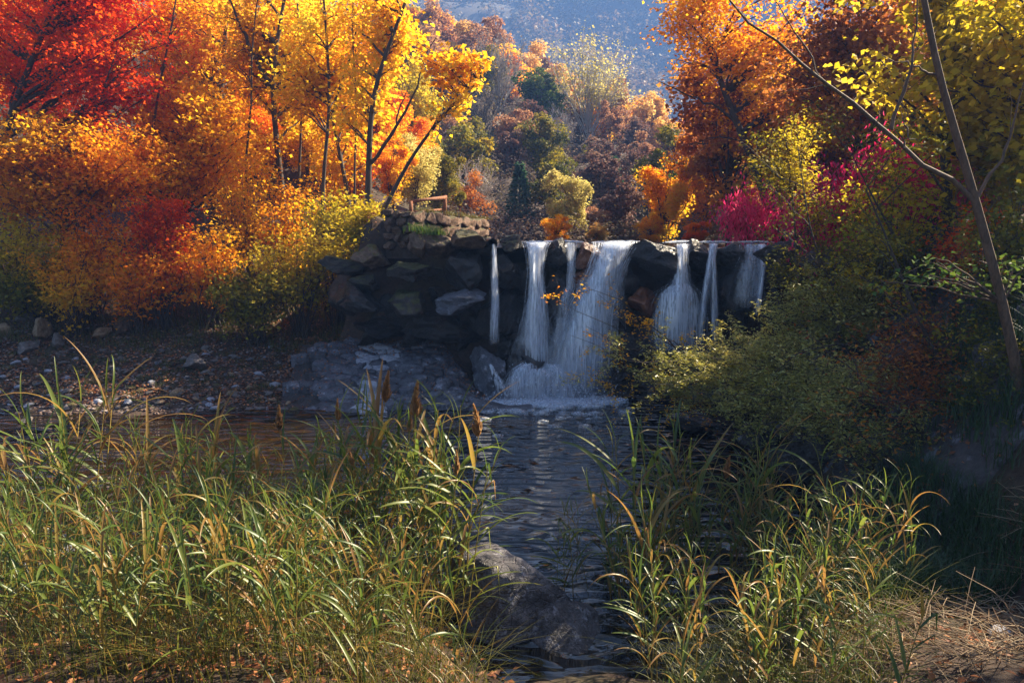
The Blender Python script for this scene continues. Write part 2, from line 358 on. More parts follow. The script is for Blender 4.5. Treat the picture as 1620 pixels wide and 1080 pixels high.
# ------------------------------------------------------------------ terrain
def near_shore(x):
    return 5.9 + 2.0 * (1 - sstep(-1.8, .2, x)) + 1.9 * sstep(1.9, 3.6, x)
def stream_x(y): return 3.0 + .0035 * np.maximum(y - 18, 0) ** 2 * (y < 140) + 52 * (y >= 140)
def prof(d): return np.where(d < 0, .4 * d, np.where(d < 6.4, .28 * d, 1.8 + .55 * (np.minimum(d, 70) - 6.4)))
def terrain(x, y):
    x, y = np.asarray(x, float), np.asarray(y, float)
    p = np.stack([x * .35, y * .35, 0 * x], -1)
    n = fbm(p, 4)
    near = .3 * (near_shore(x) + .3 * n - y)
    near = np.where(near > 3, 3, near)
    zl = prof(y - 15.6 + .5 * n) + .12 * np.clip(-x - 6, 0, 40) * sstep(16, 24, y)
    xc = stream_x(y)
    dl = (xc - 4.3) - x
    zu = 3.72 + np.where(dl > 0, np.where(dl < 2, .35 * dl, .7 + .5 * (np.minimum(dl, 80) - 2)), np.maximum(dl * .3, -.35))
    step = sstep(17.6, 18.4, y)
    w_ = sstep(-4.9, -3.7, x)
    zL = (1 - w_) * np.minimum(zl, np.where(y > 17, zu, 99)) + w_ * (step * zu + (1 - step) * -.8)
    apron = (.55 * (y - 15.75) - .45) * sstep(-6.6, -5.2, x) * (1 - sstep(-1.6, -.3, x)) - .8 * (1 - sstep(-6.6, -5.2, x) * (1 - sstep(-1.6, -.3, x)))
    apron = np.where(y < 18.2, np.minimum(apron, 1.5), -1)
    xr = 4.6 + .16 * (np.minimum(y, 17.5) - 7)
    dr = np.where(y < 17.5, x - xr, x - np.maximum(xc + 4.3, 6.3)) + .35 * n
    zr = np.where(dr < 0, .7 * dr, np.where(dr < 3, 1.4 * dr, np.where(dr < 6.5, 4.2, 4.2 + .45 * (np.minimum(dr, 75) - 6.5))))
    zr = np.where((y > 17.5) & (dr < 3), np.maximum(zr, 3.5 + .2 * dr), zr)
    z = np.maximum.reduce([-.8 + 0 * x, near, zL, np.where(dr > -2, zr, -1), apron])
    H = 25.5 - .46 * (np.clip(x, -60, 60) + 10)
    t = np.clip((y - 34) / 54, 0, 1)
    hill = 3 + (H - 3) * t ** .85
    hill = np.where(y > 90, hill - (y - 90) * .5, hill)
    hill = np.where((y > 34), hill + 1.5 * n * sstep(34, 50, y), -9)
    z = np.where(y > 34, np.maximum(np.where(y > 110, np.minimum(z, 30), z), hill), z)
    return z + .05 * fbm(p * 8, 3)
def gz(x, y): return float(terrain(np.array([x]), np.array([y]))[0])
def grid(xs, ys, zf):
    X, Y = np.meshgrid(xs, ys)
    V = np.stack([X, Y, zf(X, Y)], -1).reshape(-1, 3)
    a, b = len(ys), len(xs)
    i = (np.arange(a - 1)[:, None] * b + np.arange(b - 1)[None]).ravel()
    return V, np.stack([i, i + 1, i + b + 1, i + b], 1)
s = np.linspace(-1, 1, 281); xs = 7 * np.sinh(math.asinh(520 / 7) * s)
s = np.linspace(-1, 1, 340); ys = 16 + 6 * np.sinh(math.asinh(560 / 6) * s); ys = ys[ys > -60]
V, F = grid(xs, ys, terrain)
ground = structure(obj('ground', mk_mesh('ground', V, F, mat=M['ground'], smooth=True)), 'leaf-strewn banks and stream valley floor')
V, F = grid(np.linspace(-60, 12, 3), np.linspace(2, 18.2, 3), lambda x, y: 0 * x)
structure(obj('pool_water', mk_mesh('pool_water', V, F, mat=M['water'])), 'dark rippled pool below the waterfall')
V, F = grid(np.linspace(-1.6, 7.4, 4), np.linspace(17.75, 37, 12), lambda x, y: 3.78 + 0 * x)
V[:, 0] += stream_x(V[:, 1]) - 3
structure(obj('stream_water', mk_mesh('stream_water', V, F, mat=M['water'])), 'shallow stream running to the lip of the falls')
# far mountain
def mtn(x, y):
    n = fbm(np.stack([x * .012, y * .012, 0 * x], -1), 5)
    return -5 + 205 * np.clip((y - 215) / 240, 0, 1) ** .9 + 22 * n * sstep(220, 300, y) - 10 * (y < 225)
V, F = grid(np.linspace(-420, 520, 130), np.linspace(210, 520, 60), mtn)
mat_m = rockmat('mountain_soil', [(.03, .028, .02), (.05, .042, .03), (.07, .058, .04)], .95, scale=.05)
structure(obj('mountain', mk_mesh('mountain', V, F, mat=mat_m, smooth=True)), 'steep wooded mountain far behind the valley')

# ------------------------------------------------------------------ leaves
T_BROAD = (np.array([[0, 0, 0], [.45, -.5, .1], [.45, .5, .1], [.5, 0, -.03], [1, 0, -.1]]), np.array([[0, 2, 3], [0, 3, 1], [3, 2, 4], [3, 4, 1]]))
T_QUAD = (np.array([[0, 0, 0], [.5, -.5, .12], [.5, .5, .12], [1, 0, 0]]), np.array([[0, 2, 3], [0, 3, 1]]))
T_MAPLE = (np.array([[0, 0, 0], [.3, .55, .09], [.5, .2, .0], [1, 0, -.08], [.5, -.2, .0], [.3, -.55, .09]]), np.array([[0, 1, 2], [0, 2, 4], [4, 2, 3], [0, 4, 5]]))
def add_leaves(mb, C, D, Nn, Ln, Wd, tint, T=T_BROAD):
    D = norm(D); S = norm(np.cross(Nn, D)); U = np.cross(D, S)
    tv, tf = T; k = len(tv)
    Ln = np.asarray(Ln)[:, None, None]; Wd = np.asarray(Wd)[:, None, None]
    V = C[:, None] + D[:, None] * tv[None, :, 0:1] * Ln + S[:, None] * tv[None, :, 1:2] * Wd + U[:, None] * tv[None, :, 2:3] * Ln
    F = (tf[None] + (np.arange(len(C)) * k)[:, None, None]).reshape(-1, 3)
    mb.add(V.reshape(-1, 3), t=F, a=np.repeat(tint, k))
def foliage(mb, A, m, spread, size, r, T=T_BROAD, aspect=.75, up=.9, droop=.4, flat=.6, tbias=0.0, tscale=.6, tn=.9):
    """A: anchor points; m leaves round each."""
    A = np.asarray(A)
    C = np.repeat(A, m, 0); n = len(C)
    off = r.normal(0, spread, (n, 3)); off[:, 2] *= flat
    C = C + off
    az = r.uniform(0, 2 * math.pi, n)
    D = np.stack([np.cos(az), np.sin(az), r.normal(-droop, .35, n)], -1)
    Nn = r.normal(0, .65, (n, 3)); Nn[:, 2] += up
    big = .5 + .5 * vnoise(C * tscale + r.uniform(0, 40))
    tint = np.clip(.5 + tn * (big - .5) + r.normal(0, .16, n) + tbias, 0, 1)
    L_ = size * r.uniform(.65, 1.3, n)
    add_leaves(mb, C, D, Nn, L_, L_ * aspect, tint, T)

# ------------------------------------------------------------------ woody skeletons
def curve_to(a, b, r, lift=.25, n=7, wob=.06):
    a, b = np.asarray(a, float), np.asarray(b, float); L_ = np.linalg.norm(b - a)
    t = np.linspace(0, 1, n)[:, None]
    mid = (a + b) / 2 + np.array([0, 0, lift * L_]) * np.array([1, 1, 1]) + r.normal(0, wob * L_, 3)
    p = (1 - t) ** 2 * a + 2 * t * (1 - t) * mid + t ** 2 * b
    p[1:-1] += r.normal(0, wob * .25 * L_, (n - 2, 3))
    return p
def skeleton(trunk, r0, targets, r, n_tw=6, tw_len=.7, tw_rad=.007, lift=.05, rtop=.3, ksides=7, fmin=.3, limb_r=.42, tw_n=5, sub=0):
    """trunk polyline plus limbs to the target points plus twigs; returns MB and leaf anchors"""
    mb = MB(); trunk = np.asarray(trunk, float)
    tr = resample(trunk, 14); rr = r0 * np.linspace(1, rtop, 14); rr[0] *= 1.35
    v, q = tube(tr, rr, ksides); mb.add(v, q)
    A = []
    H = tr[:, 2]
    for tg in targets:
        dz = tg[2] - H; dh = np.linalg.norm(tr[:, :2] - tg[:2], axis=1)
        sc_ = np.abs(dz - (.25 + .55 * dh)) + r.uniform(0, .5, 14); sc_[:max(1, int(14 * fmin))] += 50
        i = int(np.argmin(sc_))
        pth = curve_to(tr[i], tg, r, lift)
        Ln = np.linalg.norm(tg - tr[i])
        lr = np.linspace(min(rr[i] * .8, limb_r * r0 * (.5 + Ln / 6)), tw_rad * 1.3, 7)
        v, q = tube(pth, lr, 5); mb.add(v, q)
        for j in range(n_tw):
            f = r.uniform(.35, 1.0); a = np.array([np.interp(f * 6, np.arange(7), pth[:, k]) for k in range(3)])
            d = norm(norm(pth[-1] - pth[0]) * .6 + r.normal(0, .7, 3) + np.array([0, 0, .1]))
            tl = tw_len * r.uniform(.6, 1.3)
            tp = a + d * tl * np.linspace(0, 1, tw_n)[:, None] + np.cumsum(r.normal(0, .04 * tl, (tw_n, 3)), 0) * np.linspace(0, 1, tw_n)[:, None]
            tp[:, 2] -= .12 * tl * np.linspace(0, 1, tw_n) ** 2
            v, q = tube(tp, np.linspace(tw_rad, tw_rad * .35, tw_n), 3); mb.add(v, q)
            A.append(tp[1:])
            for _ in range(sub):
                b = tp[r.integers(1, tw_n)]; d2 = norm(d + r.normal(0, .8, 3))
                sp = b + d2 * tl * .5 * np.linspace(0, 1, 4)[:, None]
                v, q = tube(sp, np.linspace(tw_rad * .6, tw_rad * .25, 4), 3); mb.add(v, q); A.append(sp[1:])
        A.append(pth[-2:])
    return mb, (np.concatenate(A) if A else np.zeros((0, 3)))
def in_ball(c, rad, n, r, shell=.45):
    d = norm(r.normal(0, 1, (n, 3))); k = (shell + (1 - shell) * r.random((n, 1)) ** .6)
    return np.asarray(c) + d * k * np.asarray(rad)
def plant(name, label, cat, base, wood, leaves, bark, leaf, group=None, wname='trunk', cname='crown'):
    """a thing: empty at base, wood mesh and leaf mesh given in world coordinates"""
    e = empty(name, label, cat, base, group)
    obj(wname, wood.mesh(name + '_' + wname, bark, True, base), e)
    if leaves is not None: obj(cname, leaves.mesh(name + '_' + cname, leaf, False, base), e)
    return e
def tree_px(name, label, Y, trunk_px, r0, balls, ntar, leaf, bark='bark', size=.1, m=14, spread=.2, seed=1, n_tw=6, tw_len=.8, T=T_BROAD, aspect=.75, group=None, cat='tree', extra=None, base=None, up=.9, flat=.6, tbias=0, sub=0, droop=.4, rtop=.3, tw_rad=.007):
    r = np.random.default_rng(seed)
    tp = [P(a, b, Y + (c[0] if c else 0)) for a, b, *c in trunk_px]
    bx, by = tp[0][0], tp[0][1]
    g0 = gz(bx, by)
    if base is not None: g0 = base
    if tp[0][2] > g0 - .15: tp = [np.array([bx - .15 * (tp[1][0] - bx), by, g0 - .2])] + tp
    tg = np.concatenate([in_ball(P(cx, cy, Y + dy), (rx, ry, rz), max(3, int(ntar * w_)), r) for cx, cy, dy, rx, ry, rz, w_ in balls])
    wood, A = skeleton(tp, r0, tg, r, n_tw, tw_len, sub=sub, rtop=rtop, tw_rad=tw_rad)
    for ex in (extra or []):
        ep = resample([P(a, b, Y + (c[0] if c else 0)) for a, b, *c in ex[1]], 12)
        ep[1:-1] += r.normal(0, .012 + ex[0] * .25, (10, 3)); er = np.linspace(ex[0], ex[0] * .25, 12) * r.uniform(.9, 1.12, 12)
        v, q = tube(ep, er, 7); wood.add(v, q)
        for _ in range(7):
            k_ = r.integers(3, 12); d_ = norm(ep[-1] - ep[0]) * .6 + r.normal(0, .5, 3); tl_ = r.uniform(.2, .6) * Y / 14
            v, q = tube(ep[k_] + d_ * tl_ * np.linspace(0, 1, 4)[:, None] + np.cumsum(r.normal(0, .02, (4, 3)), 0) * np.array([[0], [1], [1], [1]]), np.linspace(er[k_] * .35, .002, 4), 4); wood.add(v, q)
    lv = MB(); foliage(lv, A, m, spread, size, r, T, aspect, up=up, flat=flat, tbias=tbias, droop=droop)
    return plant(name, label, cat, tuple(tp[0] + np.array([0, 0, .1])), wood, lv, M[bark], M[leaf], group)

# ------------------------------------------------------------------ left bank trees
G_L = 'autumn trees on the left bank'
tree_px('maple_tree', 'red maple with dark slanting trunk in the top left corner', 21, [(-25, 330), (5, 215), (40, 120), (85, 10), (115, -70)], .15,
        [(50, 50, 1, 2.4, 1.2, 1.5, 1), (190, 50, .6, 1.8, 1.2, 1.5, .8), (220, 130, .3, 1.0, 1.0, .6, .4), (60, 140, 1, 1.8, 1.0, .6, .4), (130, -60, .8, 3.2, 1.6, 1.2, .8)], 26, 'red', seed=3, size=.135, m=9, spread=.22, T=T_MAPLE, flat=.45, group=G_L, n_tw=7, tw_len=.9)
tree_px('maple_tree', 'golden-orange maple spreading low below the red maple on the left', 20.5, [(95, 330), (110, 290), (135, 240)], .09,
        [(90, 240, 0, 2.2, 1.4, .8, 1), (60, 290, .2, 2.0, 1.3, .7, .8), (200, 260, 0, 1.4, 1.2, .9, .8)], 30, 'gold', seed=5, size=.13, m=8, spread=.22, T=T_MAPLE, flat=.4, group=G_L, n_tw=7, tw_len=.9)
tree_px('maple_tree', 'golden orange maple with layered branches behind the red shrub', 23, [(280, 330), (288, 260), (295, 180)], .1,
        [(290, 190, 0, 2.0, 1.3, 1.2, 1), (270, 270, 0, 2.4, 1.3, .9, 1), (360, 230, 0, 1.3, 1.2, 1.0, .5)], 30, 'gold', seed=6, size=.14, m=8, spread=.24, T=T_MAPLE, flat=.4, group=G_L, n_tw=7, tw_len=1)
tree_px('maple_tree', 'slim yellow-leaved tree with trunk bare at mid height left of the forked trunk', 26, [(336, 300), (338, 235), (352, 130), (358, 40), (362, -60)], .13,
        [(350, 50, 1.5, 2.4, 1.2, 2.2, 1), (330, 170, 1.4, 1.6, 1.0, 1.2, .4)], 26, 'gold', seed=7, size=.14, m=7, spread=.28, group=G_L, tw_len=1.0)
tree_px('maple_tree', 'thin reddish trunk tree with orange leaves at the upper left', 29, [(305, 220), (312, 130), (322, 60), (335, 0), (345, -60)], .14,
        [(290, 40, 0, 2.6, 1.6, 2.2, 1)], 26, 'orange', bark='barkbrown', seed=8, size=.13, m=8, spread=.28, group=G_L, tw_len=1.0)
tree_px('birch_tree', 'yellow tree with dark trunk forking into a wide V at the top', 23.5, [(452, 350), (446, 300), (437, 220), (430, 140), (432, 95), (445, 30), (458, -50)], .14,
        [(440, 20, 1.3, 2.3, 1.2, 2.0, 1), (380, 60, 1, 1.3, .9, 1.4, .5), (480, 130, 1.2, 1.1, .8, 1.0, .35)], 28, 'yellow', seed=9, size=.15, m=5, spread=.26, group=G_L, tw_len=.9,
        extra=[(.085, [(428, 135), (400, 85), (370, 20), (345, -40)]), (.03, [(428, 140), (380, 138), (345, 160)])])
tree_px('birch_tree', 'slender yellow tree with thin wavy trunk right of the forked tree', 21.5, [(512, 352), (508, 300), (515, 240), (524, 180), (520, 100), (512, 0), (508, -60)], .085,
        [(510, 60, 1, 1.5, .9, 1.8, 1), (480, 150, 1, 1.0, .8, 1.0, .4)], 24, 'yellow', seed=10, size=.15, m=5, spread=.24, group=G_L, tw_len=.8,
        extra=[(.05, [(524, 190), (545, 120), (570, 40), (580, -30)])])
tree_px('birch_tree', 'yellow tree with short leaning trunk beside the slender one', 22.5, [(556, 345), (548, 290), (532, 220), (520, 150), (515, 60)], .1,
        [(545, 120, 1, 1.2, .9, 1.7, 1), (560, 240, 1, .9, .8, .9, .5)], 20, 'gold', seed=12, size=.15, m=5, spread=.24, group=G_L, tw_len=.8)
tree_px('birch_tree', 'upright dark trunk behind the stone block with yellow leaves and long branches', 20, [(582, 352), (583, 300), (584, 240), (588, 150), (612, 80), (640, 10), (660, -50)], .115,
        [(590, 40, .8, 1.1, .7, 1.5, 1), (565, 150, .8, .9, .6, 1.1, .6)], 20, 'yellow', seed=13, size=.15, m=5, spread=.22, group=G_L, tw_len=.7,
        extra=[(.055, [(584, 262), (615, 225), (650, 165), (672, 90), (690, 60)]), (.03, [(625, 205), (632, 170), (650, 130)])])
tree_px('birch_tree', 'leaning branchy trunk reaching right over the stone block with sparse bright yellow leaves', 19, [(600, 350), (618, 310), (650, 250), (690, 195), (730, 150), (760, 128)], .065,
        [(740, 120, -.2, .75, .5, .55, 1), (690, 110, 0, .75, .5, .5, .8), (680, 80, 0, .5, .4, .4, .4), (730, 160, 0, .4, .3, .15, .35)], 9, 'yellow', seed=14, size=.16, m=3, spread=.12, group=G_L, tw_len=.4, n_tw=4)
for k_, (lab, Y, tp_, r0_, bl_, lf_, nn_) in enumerate([
    ('slim dark trunk leaning right between the red maple and the thin reddish trunk', 22, [(232, 300), (240, 210), (255, 120), (275, 30), (285, -50)], .06, [(260, 40, 1, 1.2, .8, 1.3, 1)], 'orange', 12),
    ('slender dark trunk behind the gold shrubs at far left', 21, [(128, 320), (135, 230), (160, 150), (185, 80)], .06, [(180, 110, .9, .9, .7, .8, 1)], 'redorange', 10),
    ('thin straight stem right of the forked trunk', 24, [(470, 330), (476, 230), (478, 120), (470, 0), (466, -50)], .06, [(478, 40, 1, 1.0, .8, 1.6, 1)], 'yellow', 12),
    ('thin stem just left of the upright dark trunk', 21, [(562, 345), (560, 260), (566, 170), (556, 60), (560, -40)], .045, [(560, 60, 1, .8, .6, 1.4, 1)], 'yellow', 10),
    ('crooked thin stem in the gold leaves left of the forked trunk', 23, [(392, 330), (386, 250), (400, 170), (396, 80), (410, -20)], .055, [(400, 90, 1.1, 1.0, .8, 1.5, 1)], 'gold', 12)]):
    tree_px('slim_tree', lab, Y, tp_, r0_, bl_, nn_, lf_, seed=300 + k_, size=.13, m=5, spread=.2, group=G_L, tw_len=.6, n_tw=5)
# shrubs of the left bank
G_S = 'shrubs along the left bank'
def shrub(label, Y, px, py, rx, ry, rz, leaf, seed, size=.115, m=7, spread=.16, nt_=26, T=T_BROAD, aspect=.7, bark='bark', tw_len=.5, name='shrub', flat=.55, group=G_S, cat='shrub', n_tw=6, nst=5, up=.9, droop=.4, tw_rad=.005):
    r = np.random.default_rng(seed)
    c = P(px, py, Y); g = gz(c[0], Y)
    base = np.array([c[0], Y, g - .1])
    wood = MB(); A = []
    tg = in_ball(c, (rx, ry, rz), nt_, r)
    for t in tg:
        b = base + np.append(r.normal(0, .16, 2), 0)
        p = curve_to(b, t, r, .08, 7, .08); v, q = tube(p, np.linspace(.022, tw_rad, 7), 4); wood.add(v, q)
        for j in range(n_tw):
            f = r.uniform(2.2, 6); a = np.array([np.interp(f, np.arange(7), p[:, k]) for k in range(3)])
            d = norm(norm(t - b) * .5 + r.normal(0, .7, 3)); tp = a + d * tw_len * r.uniform(.5, 1.3) * np.linspace(0, 1, 4)[:, None]
            v, q = tube(tp, np.linspace(tw_rad, tw_rad * .4, 4), 3); wood.add(v, q); A.append(tp[1:])
        A.append(p[-2:])
    lv = MB(); foliage(lv, np.concatenate(A), m, spread, size, r, T, aspect, flat=flat, up=up, droop=droop)
    return plant(name, label, cat, tuple(base + np.array([0, 0, .1])), wood, lv, M[bark], M[leaf], group, 'stem', 'foliage')
shrub('yellow-green shrub at the far left edge above the rubble', 20, 30, 370, 1.7, 1.2, .9, 'yellowgreen', 21)
shrub('bright gold shrub spilling over the foot of the left slope', 19.2, 110, 420, 1.3, .8, .6, 'gold', 34, T=T_MAPLE)
shrub('red-leaved shrub glowing in the middle of the left bank', 19.6, 250, 335, .75, .7, .55, 'redorange', 22, T=T_MAPLE, size=.12, m=8)
shrub('orange shrub hanging over the gravel on the left bank', 19.4, 215, 405, 1.5, .9, .9, 'orange', 23, T=T_MAPLE, size=.125)
shrub('golden shrub low between the orange shrub and the yellow one', 19.8, 330, 385, 1.2, .9, .8, 'gold', 24, T=T_MAPLE, size=.125)
shrub('yellow-green bush overhanging the dark bank left of the boulders', 19.6, 470, 400, 1.6, 1.0, .6, 'yellowgreen', 25)
shrub('light green-yellow bush at the foot of the slender yellow trees', 20.4, 530, 340, 1.0, .9, .7, 'yellowgreen', 26)
shrub('golden bush under the forked trunk', 21.5, 440, 330, 1.3, 1.0, .7, 'gold', 27)
shrub('orange bush glowing behind the trunks of the yellow trees', 23.5, 540, 270, 1.3, 1.0, 1.1, 'gold', 28)
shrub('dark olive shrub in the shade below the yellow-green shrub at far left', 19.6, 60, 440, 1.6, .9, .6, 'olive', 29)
shrub('orange shrub right of the golden bush', 22, 390, 290, 1.2, 1.0, .8, 'orange', 30, T=T_MAPLE)
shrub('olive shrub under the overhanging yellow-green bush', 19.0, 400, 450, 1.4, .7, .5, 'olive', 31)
shrub('yellow-green shrub tucked against the stone block', 19.2, 590, 375, .55, .6, .7, 'yellowgreen', 32)
shrub('amber shrub spreading under the orange maple', 20, 130, 355, 1.6, 1.0, .6, 'orange', 33, T=T_MAPLE)

# ------------------------------------------------------------------ far-away trees (shared prototypes)
def proto_tree(seed, R, H, nl, nleaf, lsize, trunk_r, T=T_QUAD, shellk=.55, bare=False, flat=.85):
    r = np.random.default_rng(seed)
    wood = MB(); top = np.array([0, 0, H * .8])
    tr = resample([[0, 0, -.4], [r.normal(0, .15), r.normal(0, .15), H * .4], [r.normal(0, .3), r.normal(0, .3), H * .8]], 9)
    v, q = tube(tr, np.linspace(trunk_r, trunk_r * .3, 9), 6); wood.add(v, q)
    lobes = in_ball((0, 0, H * .56), (R * .82, R * .82, H * .4), nl, r, .2) if not bare else in_ball((0, 0, H * .68), (R * .85, R * .85, H * .3), nl, r, .5)
    A = []
    for l in lobes:
        i = r.integers(2, 7) if not bare else r.integers(1, 4); p = curve_to(tr[i], l, r, .05, 5, .05)
        v, q = tube(p, np.linspace(trunk_r * .4, .015, 5), 4); wood.add(v, q)
        if bare:
            for _ in range(7):
                d = norm(norm(l - tr[i]) + r.normal(0, .5, 3) + np.array([0, 0, .5])); a = p[r.integers(2, 5)]
                tp = a + d * R * r.uniform(.25, .55) * np.linspace(0, 1, 4)[:, None]
                v, q = tube(tp, np.linspace(.03, .012, 4), 3); wood.add(v, q)
                for _ in range(3):
                    b = tp[r.integers(1, 4)]; sp = b + norm(d + r.normal(0, .5, 3)) * R * .22 * np.linspace(0, 1, 3)[:, None]
                    v, q = tube(sp, [.016, .012, .008], 3); wood.add(v, q)
                    A.append(sp)
    lv = MB()
    if bare:
        A = np.concatenate(A); foliage(lv, A[r.integers(0, len(A), nleaf)], 1, .18, lsize, r, T, .7, flat=1, tscale=.25)
    else:
        k = r.integers(0, nl, nleaf); d = norm(r.normal(0, 1, (nleaf, 3)) + np.array([0, 0, .25]))
        rad = R * r.uniform(.16, .42, nl)
        C = lobes[k] + d * (rad[k] * (shellk + (1 - shellk) * r.random(nleaf)))[:, None] * np.array([1, 1, flat])
        az = r.uniform(0, 6.28, nleaf); D = np.stack([np.cos(az), np.sin(az), r.normal(-.3, .4, nleaf)], -1)
        Nn = norm(d * .8 + r.normal(0, .6, (nleaf, 3)) + np.array([0, 0, .3]))
        lt = r.normal(0, .17, nl)
        tint = np.clip(.5 + lt[k] + r.normal(0, .17, nleaf), 0, 1); L_ = lsize * r.uniform(.6, 1.3, nleaf)
        add_leaves(lv, C, D, Nn, L_, L_ * .8, tint, T)
    return wood.mesh('far_trunk', M['bark'], True), lv.mesh('far_crown', M['orange'])
def proto_conifer(seed, R, H):
    r = np.random.default_rng(seed); wood = MB()
    v, q = tube([[0, 0, -.3], [0, 0, H * .5], [0, 0, H]], [.16, .1, .02], 6); wood.add(v, q)
    n = 4200; f = r.random(n) ** .75; lay = (.45 * np.round(f * 11) / 11 + .55 * f) * .85 + .12
    rr_ = R * (1.05 - lay) * r.uniform(.15, 1, n) ** .6; az = r.uniform(0, 6.28, n)
    sect = 1 + .25 * np.sin(az * 7 + lay * 40)
    rr_ = rr_ * sect
    C = np.stack([np.cos(az) * rr_, np.sin(az) * rr_, lay * H - .18 * rr_ + r.normal(0, .16, n)], -1)
    D = np.stack([np.cos(az), np.sin(az), -.25 + 0 * az], -1); Nn = r.normal(0, .3, (n, 3)) + np.array([0, 0, 1])
    lv = MB(); add_leaves(lv, C, D, Nn, r.uniform(.2, .45, n), r.uniform(.1, .2, n), np.clip(r.normal(.5, .25, n), 0, 1), T_QUAD)
    return wood.mesh('conifer_trunk', M['bark'], True), lv.mesh('conifer_crown', M['conifer'])
FAR = [proto_tree(100 + i, 2.7, 6.5, 26, 5200, .26, .13) for i in range(6)]
BARE = [proto_tree(120 + i, 3.0, 6.6, 34, 3200, .16, .12, bare=True) for i in range(3)]
MID = [proto_tree(140 + i, 2.5, 6.5, 34, 12500, .15, .12, T=T_BROAD, shellk=.35) for i in range(4)]
CONI = [proto_conifer(160, 2.0, 7.5), proto_conifer(161, 1.7, 6.5)]
def far_tree(proto, name, label, x, y, s_, leaf, bark=None, group=None, z=None, sz=None, cat='tree'):
    e = empty(name, label, cat, (x, y, gz(x, y) if z is None else z), group, random.uniform(0, 6.28))
    e.scale = (s_, s_, sz or s_)
    obj('trunk', proto[0], e, mat=M[bark] if bark else None); obj('crown', proto[1], e, mat=M[leaf])
    return e
# hillside beyond the falls
colours = {'rust': 'rust-brown', 'peach': 'sun-tinted peach-orange', 'plum': 'dull plum-brown', 'olive': 'olive-green', 'green': 'dark green', 'gold': 'golden', 'twiggrey': 'bare grey', 'yellowgreen': 'yellow-green', 'orange': 'orange', 'hazedrust': 'haze-muted rust'}
rh = np.random.default_rng(77)
for j, yy in enumerate(np.arange(36, 93, 4.0)):
    for xx in np.arange(-34, 40, 4.1):
        x = xx + rh.uniform(-1.7, 1.7) + (j % 2) * 2.2; y = yy + rh.uniform(-1.6, 1.6)
        z = gz(x, y); px, py = proj((x, y, z + 4))
        if not (590 < px < 1150) or py < -70: continue
        if y < 42 and x > 14: continue
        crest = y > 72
        if crest: leaf = rh.choice(['peach', 'gold', 'peach', 'hazedrust', 'yellowgreen', 'gold', 'peach'])  # brighter tints put the sunlight on the crest into the leaf colour
        elif y > 66: leaf = rh.choice(['hazedrust', 'olive', 'yellowgreen', 'hazedrust', 'gold', 'peach', 'twiggrey', 'olive'])
        else: leaf = rh.choice(['plum', 'olive', 'twiggrey', 'green', 'hazedrust', 'plum', 'olive', 'hazedrust'])
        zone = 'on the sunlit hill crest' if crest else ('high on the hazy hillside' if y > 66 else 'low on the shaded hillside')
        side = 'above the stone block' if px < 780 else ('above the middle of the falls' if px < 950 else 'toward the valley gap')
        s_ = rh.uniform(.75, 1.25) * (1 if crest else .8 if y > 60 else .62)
        bare = leaf == 'twiggrey'
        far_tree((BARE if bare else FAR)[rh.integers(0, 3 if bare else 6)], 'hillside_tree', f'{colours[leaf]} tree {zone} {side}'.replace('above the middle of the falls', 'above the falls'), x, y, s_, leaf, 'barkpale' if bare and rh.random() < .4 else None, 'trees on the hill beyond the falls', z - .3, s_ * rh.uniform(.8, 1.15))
# picked-out trees beyond the falls
def feat(proto, name, label, px, py, Y, s_, leaf, bark=None, sz=None, cat='tree'):
    p = P(px, py, Y); return far_tree(proto, name, label, p[0], Y, s_, leaf, bark, None, min(p[2], 99), sz, cat)
feat(BARE[0], 'birch_tree', 'large pale bare-branched tree standing out on the hillside right of centre', 930, 240, 62, 1.3, 'pale', 'barkpale')
feat(BARE[1], 'birch_tree', 'pale bare tree with fanned branches on the hillside left of the larger one', 790, 185, 66, 1.0, 'twiggrey', 'barkpale')
feat(MID[0], 'yellow_tree', 'pale yellow-green tree just upstream above the middle of the waterfall', 900, 400, 32, .62, 'pale', 'barkbrown', .72)
feat(CONI[0], 'conifer_tree', 'small blue-green conifer left of the pale yellow tree', 822, 395, 38, .62, 'conifer')
feat(CONI[1], 'conifer_tree', 'dark green conifer right of the pale yellow tree', 968, 380, 42, .75, 'conifer')
feat(MID[1], 'maple_tree', 'rust-red rounded tree behind the wooden rail on the block', 745, 395, 34, .55, 'rust', None, .6)
feat(MID[2], 'shrub', 'low golden bush at the lip under the pale yellow tree', 880, 392, 24, .26, 'gold', None, .18, 'shrub')
feat(MID[3], 'shrub', 'low tan bush at the lip right of the golden bush', 945, 392, 25, .2, 'peach', None, .14, 'shrub')
feat(MID[3], 'maple_tree', 'bright golden tree on the right bank just above the falls', 1055, 415, 27, .62, 'gold', 'bark', .66)
feat(MID[1], 'maple_tree', 'orange tree behind the golden one on the right bank', 1110, 400, 33, .7, 'orange', 'bark', .8)
feat(MID[0], 'shrub', 'orange-red bush at the lip under the golden tree', 1100, 392, 22, .22, 'redorange', None, .16, 'shrub')
feat(MID[2], 'shrub', 'yellow bush at the lip left of the orange-red bush', 1030, 392, 23, .24, 'gold', None, .18, 'shrub')
feat(MID[1], 'shrub', 'pale yellow-green shrub behind the stone block and its rail', 655, 345, 26, .5, 'pale', None, .5, 'shrub')
feat(MID[3], 'shrub', 'golden shrub between the upright trunk and the stone block', 625, 350, 24, .4, 'gold', None, .45, 'shrub')
feat(MID[0], 'shrub', 'grey-green shrub behind the right end of the stone block', 705, 350, 29, .5, 'olive', None, .5, 'shrub')
feat(MID[2], 'shrub', 'orange shrub on the slope behind the leaning trunk', 650, 300, 33, .6, 'orange', None, .6, 'shrub')
